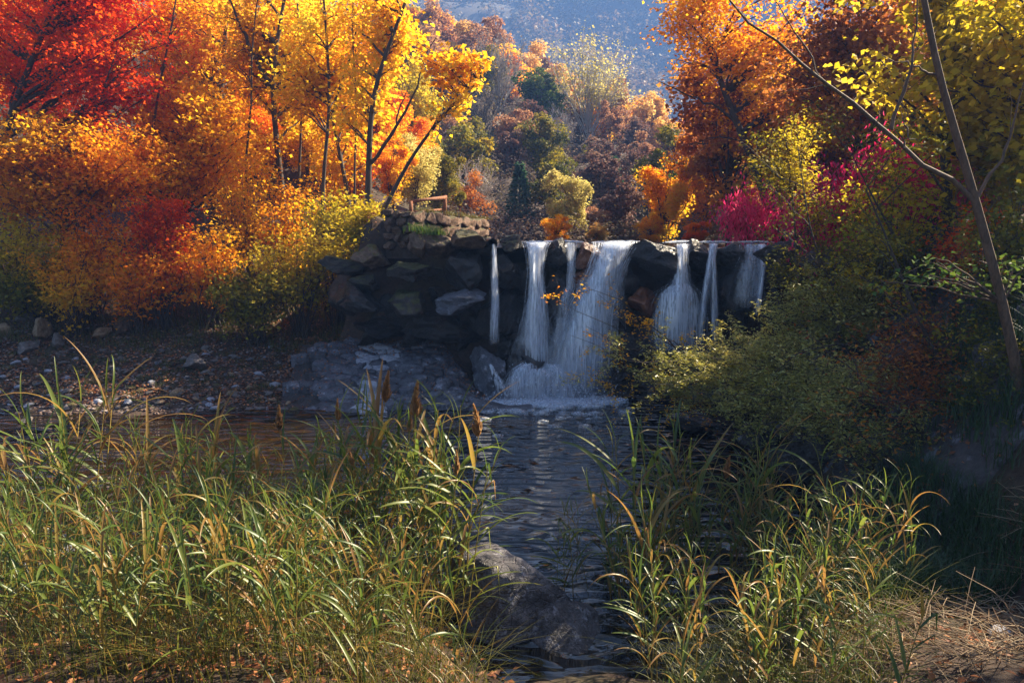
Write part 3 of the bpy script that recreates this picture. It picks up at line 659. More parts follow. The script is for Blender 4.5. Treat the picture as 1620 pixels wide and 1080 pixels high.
for lab, px, py, Y, sc_, lf in [('orange bush on the dark slope behind the forked trunk', 425, 290, 29, .6, 'orange'), ('golden bush high behind the forked trunk', 400, 240, 33, .7, 'gold'), ('yellow bush behind the slender yellow tree', 485, 300, 27, .55, 'yellow'), ('red-orange bush behind the leaning short trunk', 560, 310, 27, .5, 'redorange'), ('golden bush left of the forked trunk base', 360, 330, 25, .55, 'gold'), ('yellow-green bush on the slope behind the wavy trunk', 470, 240, 34, .75, 'yellowgreen'), ('orange bush up the slope behind the upright trunk', 590, 270, 30, .6, 'orange')]:
    feat(MID[int(px) % 4], 'shrub', lab, px, py, Y, sc_, lf, None, sc_, 'shrub')
# fill: left slope and right slope woods
rf = np.random.default_rng(5)
for i in range(46):
    px = rf.uniform(-260, 660); Y = rf.uniform(26, 50); x = (px - 810) / 1080 * Y
    leaf = rf.choice(['yellow', 'gold', 'yellow', 'orange', 'gold', 'yellowgreen', 'gold'] if px > 200 else ['orange', 'orange', 'gold', 'yellow', 'gold'])
    nm = {'orange': 'orange', 'gold': 'golden', 'yellow': 'yellow', 'redorange': 'red-orange', 'yellowgreen': 'yellow-green', 'red': 'red'}[leaf]
    far_tree(MID[i % 4], 'maple_tree', f'{nm} tree {"in the wood behind the yellow trees" if px > 300 else "on the slope behind the red maple"}', x, Y, rf.uniform(.7, 1.05), leaf, None, 'wood on the left slope', None, rf.uniform(.75, 1.15))
for i in range(30):
    px = rf.uniform(1110, 1800); Y = rf.uniform(24, 48); x = (px - 810) / 1080 * Y
    leaf = rf.choice(['orange', 'rust', 'olive', 'gold', 'rust', 'yellowgreen'])
    nm = {'orange': 'orange', 'gold': 'golden', 'rust': 'rust-brown', 'olive': 'olive', 'yellowgreen': 'yellow-green'}[leaf]
    far_tree(MID[i % 4], 'maple_tree', f'{nm} tree in the wood behind the right bank', x, Y, rf.uniform(.8, 1.2), leaf, None, 'wood on the right slope', None, rf.uniform(.8, 1.25))
# tangled brush between the hillside trees
ru = np.random.default_rng(19); lv = MB(); n = 6000
y = 30 + 62 * ru.random(n) ** 1.3; x = (ru.uniform(560, 1180, n) - 810) / 1080 * y; z = terrain(x, y)
A = np.column_stack([x, y, z + ru.uniform(0, 1.2, n)])
foliage(lv, A, 12, .45, .17, ru, T_QUAD, .6, tscale=.2, tn=1.2)
M['brush'] = leafmat('leaf_brush', [(.05, .035, .035), (.1, .06, .05), (.13, .11, .05), (.22, .12, .06)], .35)
stuff(obj('hill_brush', lv.mesh('hill_brush', M['brush'])), 'dull tangled undergrowth covering the hillside between the trees', 'undergrowth')
for i, (px, Y, leaf) in enumerate([(1480, 20, 'orange'), (1560, 22, 'gold'), (1680, 20, 'orange'), (1790, 18, 'gold'), (1330, 24, 'rust'), (1430, 26, 'orange'), (1870, 16, 'rust')]):
    x = (px - 810) / 1080 * Y
    far_tree(MID[i % 4], 'maple_tree', {'rust': 'rust-brown', 'olive': 'olive-green', 'orange': 'orange', 'gold': 'golden', 'yellowgreen': 'yellow-green'}[leaf] + ' tree standing close above the walkway', x, Y, 1.1, leaf, None, 'trees above the walkway', None, 1.35)
far_tree(MID[2], 'maple_tree', 'unseen olive-green tree added beyond the right edge to shade the near bank', 9.9, 7.2, .85, 'olive', None, 'trees above the walkway', None, .9)  # out-of-view tree added to shade the bottom right corner
# forest on the far mountain: reads as one mass
rm = np.random.default_rng(9)
lv = MB(); n = 3600
x = rm.uniform(-160, 300, n); y = rm.uniform(225, 460, n); z = mtn(x, y)
k = 22
C0 = np.stack([x, y, z + 3], -1); R = rm.uniform(3.4, 6.0, n)
d = norm(rm.normal(0, 1, (n * k, 3)) + np.array([0, 0, .5]))
C = np.repeat(C0, k, 0) + d * np.repeat(R, k)[:, None] * rm.uniform(.6, 1, (n * k, 1))
az = rm.uniform(0, 6.28, n * k)
add_leaves(lv, C, np.stack([np.cos(az), np.sin(az), rm.normal(-.2, .4, n * k)], -1), d + rm.normal(0, .4, (n * k, 3)), rm.uniform(1.2, 2.4, n * k), rm.uniform(1.0, 2.0, n * k), np.clip(np.repeat(rm.random(n), k) + rm.normal(0, .1, n * k), 0, 1), T_QUAD)
M['farwood'] = leafmat('leaf_far_wood', [(.06, .07, .03), (.14, .1, .05), (.22, .13, .06), (.28, .2, .08)], .3)
stuff(obj('far_forest', lv.mesh('far_forest', M['farwood'])), 'blue hazy forest covering the distant mountain', 'forest')

# ------------------------------------------------------------------ right bank
G_R = 'trees on the right bank'
tree_px('oak_tree', 'dark leaning trunk with half-bare twigs and amber crown right of the falls', 23, [(1232, 385), (1215, 330), (1195, 260), (1165, 195), (1140, 130), (1115, 60), (1110, -20)], .17,
        [(1180, 40, 0, 2.6, 1.6, 1.5, 1), (1230, 120, .4, 1.9, 1.4, 1.5, .8), (1120, 20, 0, 1.3, 1.0, 1.0, .4), (1250, 210, .5, 1.7, 1.3, 1.2, .6)], 30, 'gold', seed=41, size=.125, m=8, spread=.25, group=G_R, tw_len=.9, tbias=-.12,
        extra=[(.05, [(1165, 195), (1130, 165), (1085, 150), (1045, 130)]), (.035, [(1140, 130), (1115, 105), (1070, 95)]), (.03, [(1180, 225), (1130, 215), (1090, 230)])])
tree_px('oak_tree', 'orange-brown tree mid right behind the long bare branch', 18, [(1345, 385), (1350, 300), (1365, 200), (1370, 80), (1375, -20)], .12,
        [(1330, 120, 0, 1.7, 1.2, 1.5, 1), (1400, 40, 0, 2.0, 1.2, 1.3, .9), (1440, 160, 0, 1.5, 1.2, 1.2, .7)], 30, 'rust', seed=42, size=.135, m=8, spread=.22, group=G_R, tbias=.1)
tree_px('linden_tree', 'big-leaved yellow-green tree filling the upper right', 12.5, [(1500, 395), (1500, 300), (1490, 180), (1500, 60), (1490, -60), (1440, -260)], .1,
        [(1500, 130, 0, 1.6, 1.1, 1.2, 1), (1590, 220, 0, 1.2, .9, .9, .7), (1560, 50, 0, 1.6, 1.0, 1.0, .8), (1430, -190, 0, 2.6, 1.6, 1.5, .6), (1290, -230, .5, 1.6, 1.2, 1.2, .35)], 26, 'yellowgreen', seed=43, size=.13, m=5, spread=.17, group=G_R, aspect=.85, tw_len=.6, tbias=.05)  # the two topmost crown balls, out of view, are added to shade the foreground
tree_px('linden_tree', 'yellow-green leafy tree at the top right edge', 11, [(1690, 380), (1670, 250), (1650, 120), (1640, 0)], .09,
        [(1610, 90, 0, 1.1, .9, 1.2, 1), (1640, 200, 0, .9, .8, .7, .6)], 18, 'yellowgreen', seed=44, size=.13, m=4, spread=.16, group=G_R, aspect=.85, tw_len=.5, tbias=-.1)
tree_px('elm_tree', 'thin-stemmed green and yellow sapling before the magenta bushes', 14.5, [(1262, 400), (1255, 330), (1250, 270), (1240, 200)], .035,
        [(1240, 240, 0, .8, .8, .8, 1), (1290, 330, 0, .6, .6, .35, .4)], 22, 'yellowgreen', seed=45, size=.085, m=4, spread=.13, group=G_R, aspect=.5, tw_len=.4, tbias=-.25)
shrub('yellow-green shrub beside the fence under the linden', 12.5, 1420, 300, 1.0, .7, .6, 'yellowgreen', 46, size=.1, m=5, spread=.15, group='shrubs on the right bank', tw_len=.4)
shrub('yellow-green shrub at the right edge below the fence', 10, 1600, 350, .6, .6, .45, 'olive', 47, size=.075, m=5, spread=.14, group='shrubs on the right bank', tw_len=.35)
shrub('orange-leaved shrub low beside the near trunk', 11, 1555, 380, .7, .6, .4, 'redorange', 48, size=.08, m=5, spread=.14, group='shrubs on the right bank', tw_len=.35)
for lab, Y, px, py, rx, rz, sd_ in [('magenta shrub at the right end of the falls', 20, 1195, 330, .8, .5, 51), ('magenta shrub drooping in the middle before the fence', 15.5, 1320, 295, 1.0, .5, 52), ('bright magenta shrub above the walkway fence', 14.8, 1395, 258, .8, .5, 53), ('magenta shrub behind the near leaning trunk', 14, 1500, 258, 1.0, .6, 54)]:
    shrub(lab, Y, px, py, rx * 1.2, .7, rz * 1.15, 'magenta', sd_, size=.13, m=6, spread=.17, aspect=.38, droop=1.8, up=.1, group='magenta shrubs along the walkway', flat=1.0, name='spindle_shrub')
# near tree at the right edge with the long bare branch
NT = 8.0
tree_px('near_tree', 'smooth brown trunk leaning in from the right edge with a long bare branch', NT, [(1628, 690), (1612, 600), (1585, 470), (1548, 335), (1525, 250), (1492, 150), (1472, 60), (1455, -40)], .066,
        [(1500, 415, .2, .9, .4, .08, .5), (1590, 420, .1, .35, .3, .1, .5), (1440, 440, .3, .6, .3, .12, .3)], 7, 'green', bark='barkbrown', seed=61, size=.075, m=2, spread=.09, n_tw=3, tw_len=.3, aspect=.7, tw_rad=.004, rtop=.45,
        extra=[(.031, [(1541, 318), (1505, 290), (1440, 238), (1405, 205), (1350, 165), (1290, 120), (1235, 70), (1150, 5), (1110, -40)]), (.022, [(1410, 205), (1432, 140), (1450, 60), (1452, -20)]), (.012, [(1300, 125), (1260, 50), (1200, -30)]),
               (.02, [(1545, 315), (1590, 240), (1615, 150), (1640, 90)]), (.014, [(1482, 118), (1440, 105), (1395, 88)]), (.013, [(1430, 235), (1436, 190), (1428, 165)])])
r = np.random.default_rng(64)
def bare_stem(label, Y, pts, r0, seed, name='bare_sapling', leaf='olive', nl=5):
    r = np.random.default_rng(seed); tp = [P(a, b, Y) for a, b in pts]
    g = gz(tp[0][0], Y)
    tp = [np.array([tp[0][0], Y, min(g - .1, tp[0][2])])] + tp
    wood, A = skeleton(tp, r0, np.array([p + r.normal(0, .5, 3) for p in tp[-3:] for _ in range(3)]), r, 5, .5, .004, fmin=.4)
    lv = MB(); foliage(lv, A, nl, .12, .07, r, T_BROAD, .5)
    plant(name, label, 'sapling', tuple(tp[0] + np.array([0, 0, .05])), wood, lv, M['bark'], M[leaf], 'bare saplings on the dark right bank')
bare_stem('dark slanting stem crossing the shaded right bank', 9.5, [(1560, 700), (1500, 600), (1445, 490), (1405, 380), (1370, 300)], .035, 71)
bare_stem('thin dark stem rising behind the willow into the magenta shrubs', 11.5, [(1480, 480), (1430, 400), (1390, 330), (1350, 250)], .03, 72)
bare_stem('two-forked thin stem at the left of the right bank wood', 12.5, [(1330, 470), (1290, 400), (1275, 330), (1262, 230)], .025, 73)
bare_stem('slim upright stem among the shrubs above the right bank', 12, [(1535, 400), (1510, 330), (1480, 280), (1420, 210)], .03, 74)

# willow shrubs overhanging the pool
T_SLIM = (np.array([[0, 0, 0], [.4, -.5, .05], [.4, .5, .05], [1, 0, -.1]]), np.array([[0, 2, 3], [0, 3, 1]]))
def willow(label, base, targets, seed, leaf='willow', m=5, n_tw=9, size=.075, tw_len=.55, r0=.022, lift=.12, aspect=.26):
    r = np.random.default_rng(seed); wood = MB(); A = []
    base = np.asarray(base, float)
    for t in targets:
        b = base + np.append(r.normal(0, .2, 2), -.1)
        p = curve_to(b, t, r, lift, 9, .06); v, q = tube(p, np.linspace(r0, .004, 9), 5); wood.add(v, q)
        for j in range(n_tw):
            f = r.uniform(2.5, 8); a = np.array([np.interp(f, np.arange(9), p[:, k]) for k in range(3)])
            d = norm(norm(t - b) * .7 + r.normal(0, .55, 3)); tl = tw_len * r.uniform(.5, 1.3)
            tp = a + d * tl * np.linspace(0, 1, 5)[:, None] + np.cumsum(r.normal(0, .03, (5, 3)), 0)
            v, q = tube(tp, np.linspace(.005, .002, 5), 3); wood.add(v, q)
            A.append(a + (tp - a) * 1.0)
            for _ in range(2):
                bb = tp[r.integers(1, 5)]; sp = bb + norm(d + r.normal(0, .7, 3)) * tl * .5 * np.linspace(0, 1, 4)[:, None]
                v, q = tube(sp, [.003, .0025, .002, .0015], 3); wood.add(v, q); A.append(sp)
    lv = MB(); A = np.concatenate(A); foliage(lv, A, m, .035, size, r, T_SLIM, aspect, up=.7, droop=.1, flat=1, tn=.7)
    return plant('willow_shrub', label, 'willow', tuple(base), wood, lv, M['bark'], M[leaf], 'willow shrubs over the pool', 'stem', 'foliage')
rw = np.random.default_rng(31)
def px_targets(boxes, Y0, Y1):
    out = []
    for x0, y0, x1, y1, n in boxes:
        for _ in range(n): out.append(P(rw.uniform(x0, x1), rw.uniform(y0, y1), rw.uniform(Y0, Y1)))
    return out
def gbase(px, Y, dz=0):
    x = P(px, 500, Y)[0]; return (x, Y, gz(x, Y) + dz)
willow('low willow shrub with grey-green leaves spreading left over the pool toward the falls', gbase(1330, 12.2), px_targets([(960, 540, 1120, 640, 11), (1080, 520, 1260, 640, 16), (1150, 560, 1300, 680, 8)], 11.2, 12.6), 81, m=6)
willow('taller willow shrub behind the low one with upright shoots', gbase(1400, 12.8), px_targets([(1200, 440, 1400, 560, 16), (1330, 470, 1460, 600, 8), (1180, 480, 1300, 580, 6)], 12, 13.5), 82, m=6)
willow('willow shrub at the foot of the dark rock wall', gbase(1400, 10.6), px_targets([(1120, 600, 1330, 690, 12), (1300, 560, 1450, 680, 9)], 10, 11), 83, m=5)
willow('sparse willow with almost leafless twigs reaching across the falls', gbase(1240, 13.2), px_targets([(860, 430, 1010, 620, 9), (940, 540, 1020, 640, 5)], 12.6, 13.6), 84, m=2, n_tw=4, tw_len=.45, leaf='gold', size=.07, aspect=.35)

for lab, px, Y, boxes, Y0b, Y1b, sd_, lf, m_n in [
    ('olive-brown twiggy brush on the upper right bank below the fence', 1480, 12.2, [(1330, 390, 1560, 500, 16)], 11.5, 13, 85, 'olive', 4),
    ('rust-tinged brush low on the right bank behind the slanting stem', 1500, 10.2, [(1380, 520, 1600, 650, 14)], 9.4, 10.6, 86, 'rust', 3),
    ('dark olive brush at the right edge behind the near trunk', 1640, 9.6, [(1540, 430, 1690, 600, 12)], 9, 10.2, 87, 'olive', 4),
    ('grey-green brush at the foot of the right bank beside the dark grass', 1420, 9.4, [(1270, 640, 1480, 730, 12)], 8.8, 9.8, 88, 'willow', 3),
    ('dark brush hugging the foot of the near trunk', 1640, 8.4, [(1500, 560, 1680, 690, 14)], 7.9, 8.8, 90, 'olive', 4),
    ('low rust-brown brush covering the slope left of the near trunk', 1540, 9.0, [(1430, 600, 1590, 700, 12)], 8.4, 9.4, 91, 'rust', 3),
    ('twiggy brush trailing down the right bank under the magenta shrubs', 1330, 14, [(1230, 380, 1400, 470, 14)], 13.4, 14.6, 89, 'olive', 4)]:
    willow(lab, gbase(px, Y), px_targets(boxes, Y0b, Y1b), sd_, leaf=lf, m=m_n, n_tw=8, size=.06, aspect=.4)['group'] = 'brush on the right bank'
# ------------------------------------------------------------------ rocks
_ico = {}
def ico(sub):
    if sub not in _ico:
        bm = bmesh.new(); bmesh.ops.create_icosphere(bm, subdivisions=sub, radius=1)
        _ico[sub] = (np.array([v.co[:] for v in bm.verts]), np.array([[v.index for v in f.verts] for f in bm.faces])); bm.free()
    return _ico[sub]
def rock_mesh(seed, sub=4, cuts=15, rough=.075, lo=.42, hi=.85, mat=None):
    r = np.random.default_rng(seed); V, F = ico(sub); V = V.copy()
    for _ in range(cuts):
        n = norm(r.normal(0, 1, 3)); d = r.uniform(lo, hi)
        V -= n * np.maximum(0, V @ n - d)[:, None] * .96
    dn = norm(V)
    V += dn * (fbm(V * 1.7 + seed, 3)[:, None] * rough * 1.2 + -np.abs(fbm(V * 3.2 + seed, 4))[:, None] * rough * .8 + fbm(V * 9 + seed, 3)[:, None] * rough * .22)
    return mk_mesh('rock', V, F3=F, mat=mat or M['rockwet'], smooth=True)
ROCK = [rock_mesh(200 + i, 5, 17, .1, .38, .8) for i in range(10)]
ROCKS = [rock_mesh(230 + i, 3, 9) for i in range(8)]
PEB = [rock_mesh(250 + i, 2, 6, .06) for i in range(8)]
rr = np.random.default_rng(8)
def boulder_px(parent, px, py, wpx, hpx, Y, mat, name='boulder', depth=1.0, proto=None, rot=None):
    c = P(px, py, Y); k = Y / FPX
    me = ROCK[rr.integers(0, len(ROCK))] if proto is None else proto
    return obj(name, me, parent, tuple(c), rot or (rr.uniform(-.3, .3), rr.uniform(-.3, .3), rr.uniform(0, 6.28)), (wpx * k / 2 * 1.15, (wpx + hpx) / 2 * k / 2 * 1.15 * depth, hpx * k / 2 * 1.2), M[mat])
dam = empty('boulder_dam', 'natural dam of dark wet boulders that the water falls over', 'boulders', (2.6, 18, 0))
dam.location = (0, 0, 0)
for px, py, wp, hp, Y, mat in [
    (664, 386, 40, 50, 17.4, 'rockbrown'), (695, 388, 58, 48, 17.5, 'rockbrown'), (738, 380, 84, 44, 17.6, 'rockbrown'), (768, 392, 38, 40, 17.8, 'rockwetmoss'), (806, 388, 52, 40, 17.9, 'rockwetmoss'),
    (590, 408, 70, 44, 17.8, 'rockbrown'), (545, 420, 70, 40, 18.2, 'rockwetmoss'), (652, 430, 118, 60, 17.4, 'rockwetmoss'), (734, 432, 84, 84, 17.6, 'rockwet'), (800, 428, 66, 70, 17.8, 'rockwet'), (580, 445, 70, 40, 17.9, 'rockwetmoss'),
    (645, 478, 92, 50, 17.2, 'rockwetmoss'), (728, 476, 100, 40, 17.0, 'rockslab'), (570, 480, 90, 40, 17.6, 'rockwet'), (700, 520, 120, 50, 17.9, 'rockwet'), (610, 520, 100, 40, 17.8, 'rockwet'),
    (880, 402, 56, 54, 17.9, 'rockwet'), (930, 404, 56, 62, 17.7, 'rockrust'), (920, 448, 60, 50, 17.8, 'rockrust'), (1044, 412, 104, 78, 17.6, 'rockwet'), (1102, 405, 52, 60, 17.7, 'rockwet'), (1163, 404, 66, 54, 17.6, 'rockwet'), (1215, 415, 70, 70, 17.4, 'rockwet'),
    (840, 440, 60, 80, 18.0, 'rockwet'), (800, 500, 80, 90, 17.9, 'rockwet'), (870, 490, 90, 100, 18.0, 'rockwet'), (960, 470, 90, 110, 18.1, 'rockwet'), (1022, 478, 74, 52, 17.6, 'rockrust'), (1076, 486, 76, 70, 17.3, 'rockwet'),
    (1150, 470, 80, 80, 17.7, 'rockwet'), (1200, 480, 80, 90, 17.4, 'rockwet'), (1010, 540, 110, 90, 17.7, 'rockwet'), (1100, 560, 110, 90, 17.4, 'rockwet'), (1180, 560, 100, 90, 17.0, 'rockwet'), (920, 560, 110, 110, 17.9, 'rockwet'),
    (832, 570, 110, 90, 17.5, 'rockwet'), (775, 590, 80, 90, 17.2, 'rockslab'), (845, 606, 86, 70, 17.0, 'rockwet'), (800, 625, 60, 40, 16.8, 'rockslab'), (960, 610, 120, 70, 17.7, 'rockwet'), (1050, 610, 130, 70, 17.4, 'rockwet'), (1150, 620, 130, 70, 16.6, 'rockwet')]:
    boulder_px(dam, px, py, wp, hp, Y, mat)
# rocky shelf pieces behind as core of the dam
for i in range(16):
    boulder_px(dam, 570 + i * 45, 475 + (i % 3) * 40, 110, 110, 18.4, 'rockwet')
# cracked slab apron left of the falls
apron = structure(obj('rock_apron', mk_mesh('apron_core', *(lambda V, F: (V, F))(*grid(np.linspace(-5.6, -.35, 30), np.linspace(15.5, 18, 16), lambda x, y: np.clip(.6 * (y - 15.62), -.1, 1.45) * (1 - sstep(-1.7, -.2, x + .35 * (y - 16.5))) - .22)), mat=M['rockwet'])), 'sloping apron of cracked blue-grey rock beside the falls')
ra = np.random.default_rng(15)
def apron_z(x, y):
    edge = 1 - sstep(-1.7, -.2, x + .35 * (y - 16.5))
    return np.clip(.6 * (y - 15.62), -.1, 1.45) * edge + .1 * fbm(np.stack([x * .9, y * 1.6, 0 * x], -1), 3) * edge - .05 * (1 - edge)
pts = []
tries = 0
while len(pts) < 290 and tries < 6000:
    tries += 1
    c = np.array([ra.uniform(-6.0, -.2), ra.uniform(15.4, 18.1)])
    if all(((c[0] - q[0]) / 2.3) ** 2 + (c[1] - q[1]) ** 2 > (.075 + .12 * vnoise(np.array([c[0] * 1.3, c[1] * 1.3, 9.1])) ** 2 + .12 * ra.random() ** 2) ** 2 for q in pts): pts.append(c)
pts = np.array(pts)
for ci, c in enumerate(pts):
    W_ = np.array([1 / 2.3, 1])
    poly = [np.array(v) for v in ((c[0] - .7, c[1] - .32), (c[0] + .7, c[1] - .32), (c[0] + .7, c[1] + .32), (c[0] - .7, c[1] + .32))]
    for q in pts[np.argsort((((pts - c) * W_) ** 2).sum(1))[1:20]]:
        m_ = (c + q) / 2; nn = (q - c) * W_ * W_; out = []
        for k in range(len(poly)):
            a, b = poly[k], poly[(k + 1) % len(poly)]; da, db = (a - m_) @ nn, (b - m_) @ nn
            if da <= 0: out.append(a)
            if da * db < 0: out.append(a + (b - a) * da / (da - db))
        poly = out
        if len(poly) < 3: break
    if len(poly) < 3: continue
    pl = []
    for k in range(len(poly)):
        a, b = poly[k], poly[(k + 1) % len(poly)]; pl.append(a)
        if np.linalg.norm(b - a) > .12: pl.append((a + b) / 2 + ra.normal(0, .014, 2))
    pl = np.array(pl); n = len(pl)
    z0 = float(apron_z(np.array(c[0]), np.array(c[1])))
    if z0 < -.04: continue
    if c[0] < -4.9 + .5 * math.sin(c[1] * 6) + ra.normal(0, .25): continue
    dz = ra.uniform(-.025, .02) + .07 * math.floor(2.0 * float(vnoise(np.array([c[0] * .8, c[1] * 2.2, 3.3])))); tx, ty = ra.normal(0, .06, 2)
    def top(P2, h): return np.column_stack([P2, apron_z(P2[:, 0], P2[:, 1]) * .6 + (z0 + .5 * (P2[:, 1] - c[1])) * .4 + dz + h + (P2 - c) @ np.array([tx, ty])])
    g = c + (pl - c) * ra.uniform(.98, 1.03); inn = c + (pl - c) * .95; in2 = c + (pl - c) * .5
    V = np.concatenate([top(g, -.32), top(g, -.03), top(inn, ra.normal(-.004, .013, n)), top(in2, ra.normal(.006, .016, n)), top(c[None], .004)]) - np.array([c[0], c[1], z0])
    qd, tr = [], []
    for k in range(n):
        j = (k + 1) % n
        for L_ in range(3): qd.append([L_ * n + k, L_ * n + j, L_ * n + n + j, L_ * n + n + k])
        tr.append([3 * n + k, 3 * n + j, 4 * n])
    px, py = proj((c[0], c[1], z0))
    mat = 'rockslab'
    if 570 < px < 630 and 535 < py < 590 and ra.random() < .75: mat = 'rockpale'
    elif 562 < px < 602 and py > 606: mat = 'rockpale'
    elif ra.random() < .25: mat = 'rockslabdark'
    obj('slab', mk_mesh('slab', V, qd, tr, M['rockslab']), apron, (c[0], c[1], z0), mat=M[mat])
# masonry block with courses of stones
blk = empty('stone_block', 'old rubble masonry abutment standing on the boulders left of the falls', 'stone wall', tuple(P(640, 385, 17.9)))
B0 = np.array(P(609, 385, 17.9)); B1 = np.array(P(656, 385, 17.7)); B2 = np.array([P(772, 385, 24)[0], 24.0, 3.9])
zt = P(609, 330, 17.9)[2]; zt2 = P(656, 334, 17.7)[2]; zt3 = P(772, 349, 24)[2]
bl = np.array(blk.location)
bk = np.array([B0[0] + .9, 24.6, 0])
core = np.array([[*B0[:2], 3.5], [*B1[:2], 3.5], [*B2[:2], 3.5], [*bk[:2], 3.5], [*B0[:2], zt - .03], [*B1[:2], zt2 - .03], [*B2[:2], zt3 - .03], [*bk[:2], zt3 - .03]])
cen = core.mean(0); core[:, :2] = cen[:2] + (core[:, :2] - cen[:2]) * .985
obj('core', mk_mesh('block_core', core - bl, [[0, 1, 5, 4], [1, 2, 6, 5], [2, 3, 7, 6], [3, 0, 4, 7], [4, 5, 6, 7]], mat=M['mortar']), blk)
rb = np.random.default_rng(4)
def face_stones(a, b, za, zb, z0, cols, rows, nrm):
    for j in range(rows):
        off = rb.uniform(-.3, .3)
        for i in range(cols):
            f0, f1 = (i + .06 + off * (i > 0)) / cols, (i + .94 + off * (i < cols - 1)) / cols
            fm = (f0 + f1) / 2; p = a + (b - a) * fm; top = za + (zb - za) * fm
            hz = (top - z0) / rows; wz = np.linalg.norm(b - a) * (f1 - f0)
            ang = math.atan2(b[1] - a[1], b[0] - a[0])
            obj('stone', ROCKS[rb.integers(0, 8)], blk, tuple(np.array([p[0], p[1], z0 + hz * (j + .5)]) + nrm * rb.uniform(-.04, .03) - bl), (rb.normal(0, .05), rb.normal(0, .05), ang), (wz / 2 * 1.45, .17, hz / 2 * 1.5), M['masonry'])
face_stones(B0[:2], B1[:2], zt, zt2, 3.75, 3, 5, np.array([-.1, -1, 0]))
face_stones(B1[:2], B2[:2], zt2, zt3, 3.8, 11, 3, np.array([.8, -.4, 0]))
moss = MB(); A = []
for f in np.linspace(0, 1, 60):
    A.append([*(B1[:2] + (B2[:2] - B1[:2]) * f) + rb.normal(0, .12, 2), zt2 + (zt3 - zt2) * f + .03])
def blades(mb, base, n, spread, hmin, hmax, wd, r, lean=.5, tb=.5, seg=4):
    base = np.asarray(base); C = base[r.integers(0, len(base), n)] + np.column_stack([r.normal(0, spread, (n, 2)), np.zeros(n)])
    az = r.uniform(0, 6.28, n); h = r.uniform(hmin, hmax, n); ln = r.uniform(.1, 1, n) * lean * h
    sd_ = np.column_stack([-np.sin(az), np.cos(az), np.zeros(n)]); dr_ = np.column_stack([np.cos(az), np.sin(az), np.zeros(n)])
    t = np.linspace(0, 1, seg); Vs = []
    for k, tt in enumerate(t):
        c = C + dr_ * (ln * tt ** 2)[:, None] + np.array([0, 0, 1]) * (h * (tt - .25 * lean * tt ** 2.5))[:, None]
        wv = wd * (1 - tt) ** .7 * r.uniform(.7, 1.2, n)
        Vs += [c - sd_ * wv[:, None], c + sd_ * wv[:, None]]
    V = np.stack(Vs, 1); k2 = 2 * seg
    q = np.array([[2 * i, 2 * i + 1, 2 * i + 3, 2 * i + 2] for i in range(seg - 1)])
    F = (q[None] + (np.arange(n) * k2)[:, None, None]).reshape(-1, 4)
    mb.add(V.reshape(-1, 3), q=F, a=np.repeat(np.clip(r.normal(tb, .2, n), 0, 1), k2))
blades(moss, A, 700, .06, .05, .2, .006, rb, .8)
obj('moss_fringe', moss.mesh('moss_fringe', M['grass'], off=bl), blk)
gt = MB(); blades(gt, [P(672, 370, 17.35), P(690, 372, 17.3), P(660, 366, 17.4)], 420, .14, .12, .34, .008, rb, .9, .45)
o = obj('grass_tuft', gt.mesh('grass_tuft', M['green'])); tag(o, 'bright green grass tuft growing on the boulder under the stone block', 'grass')
# wooden rail on the block
def beam(mb, a, b, w_, h_):
    a, b = np.asarray(a, float), np.asarray(b, float); d = norm(b - a); up = np.array([0, 0, 1.]) if abs(d[2]) < .9 else np.array([0, 1., 0])
    s_ = norm(np.cross(d, up)); u = np.cross(s_, d)
    V = [p + s_ * i * w_ / 2 + u * j * h_ / 2 for p in (a, b) for i, j in ((-1, -1), (1, -1), (1, 1), (-1, 1))]
    mb.add(V, [[0, 1, 2, 3], [7, 6, 5, 4], [0, 4, 5, 1], [1, 5, 6, 2], [2, 6, 7, 3], [3, 7, 4, 0]])
def wood_part(name, parent, segs, off, mat='wood'):
    mb = MB()
    for a, b, w_, h_ in segs: beam(mb, np.asarray(a) - off, np.asarray(b) - off, w_, h_)
    return obj(name, mb.mesh(name, M[mat]), parent)
rl = P(704, 340, 21); rail = empty('wooden_rail', 'short brown wooden handrail on top of the stone block', 'railing', tuple(rl))
wood_part('post', rail, [(P(704, 345, 21), P(704, 309, 21), .1, .1)], rl)
wood_part('post', rail, [(P(650, 345, 20), P(650, 318, 20), .09, .09)], rl)
wood_part('rail', rail, [(P(648, 319, 20), P(706, 312, 21), .09, .09)], rl)
wood_part('rail', rail, [(P(648, 336, 20), P(704, 331, 21), .05, .06)], rl)
# pipe for the thin fall
mbp = MB(); v, q = tube([P(772, 384, 17.9), P(779, 385, 17.3)], [.13, .13], 12); mbp.add(v, q)
v, q = tube([P(779, 385, 17.3), P(772, 384, 17.88)], [.105, .105], 12); mbp.add(v, q)
tag(obj('drain_pipe', mbp.mesh('drain_pipe', M['dark'], True)), 'dark round pipe mouth spilling the thinnest fall', 'pipe')

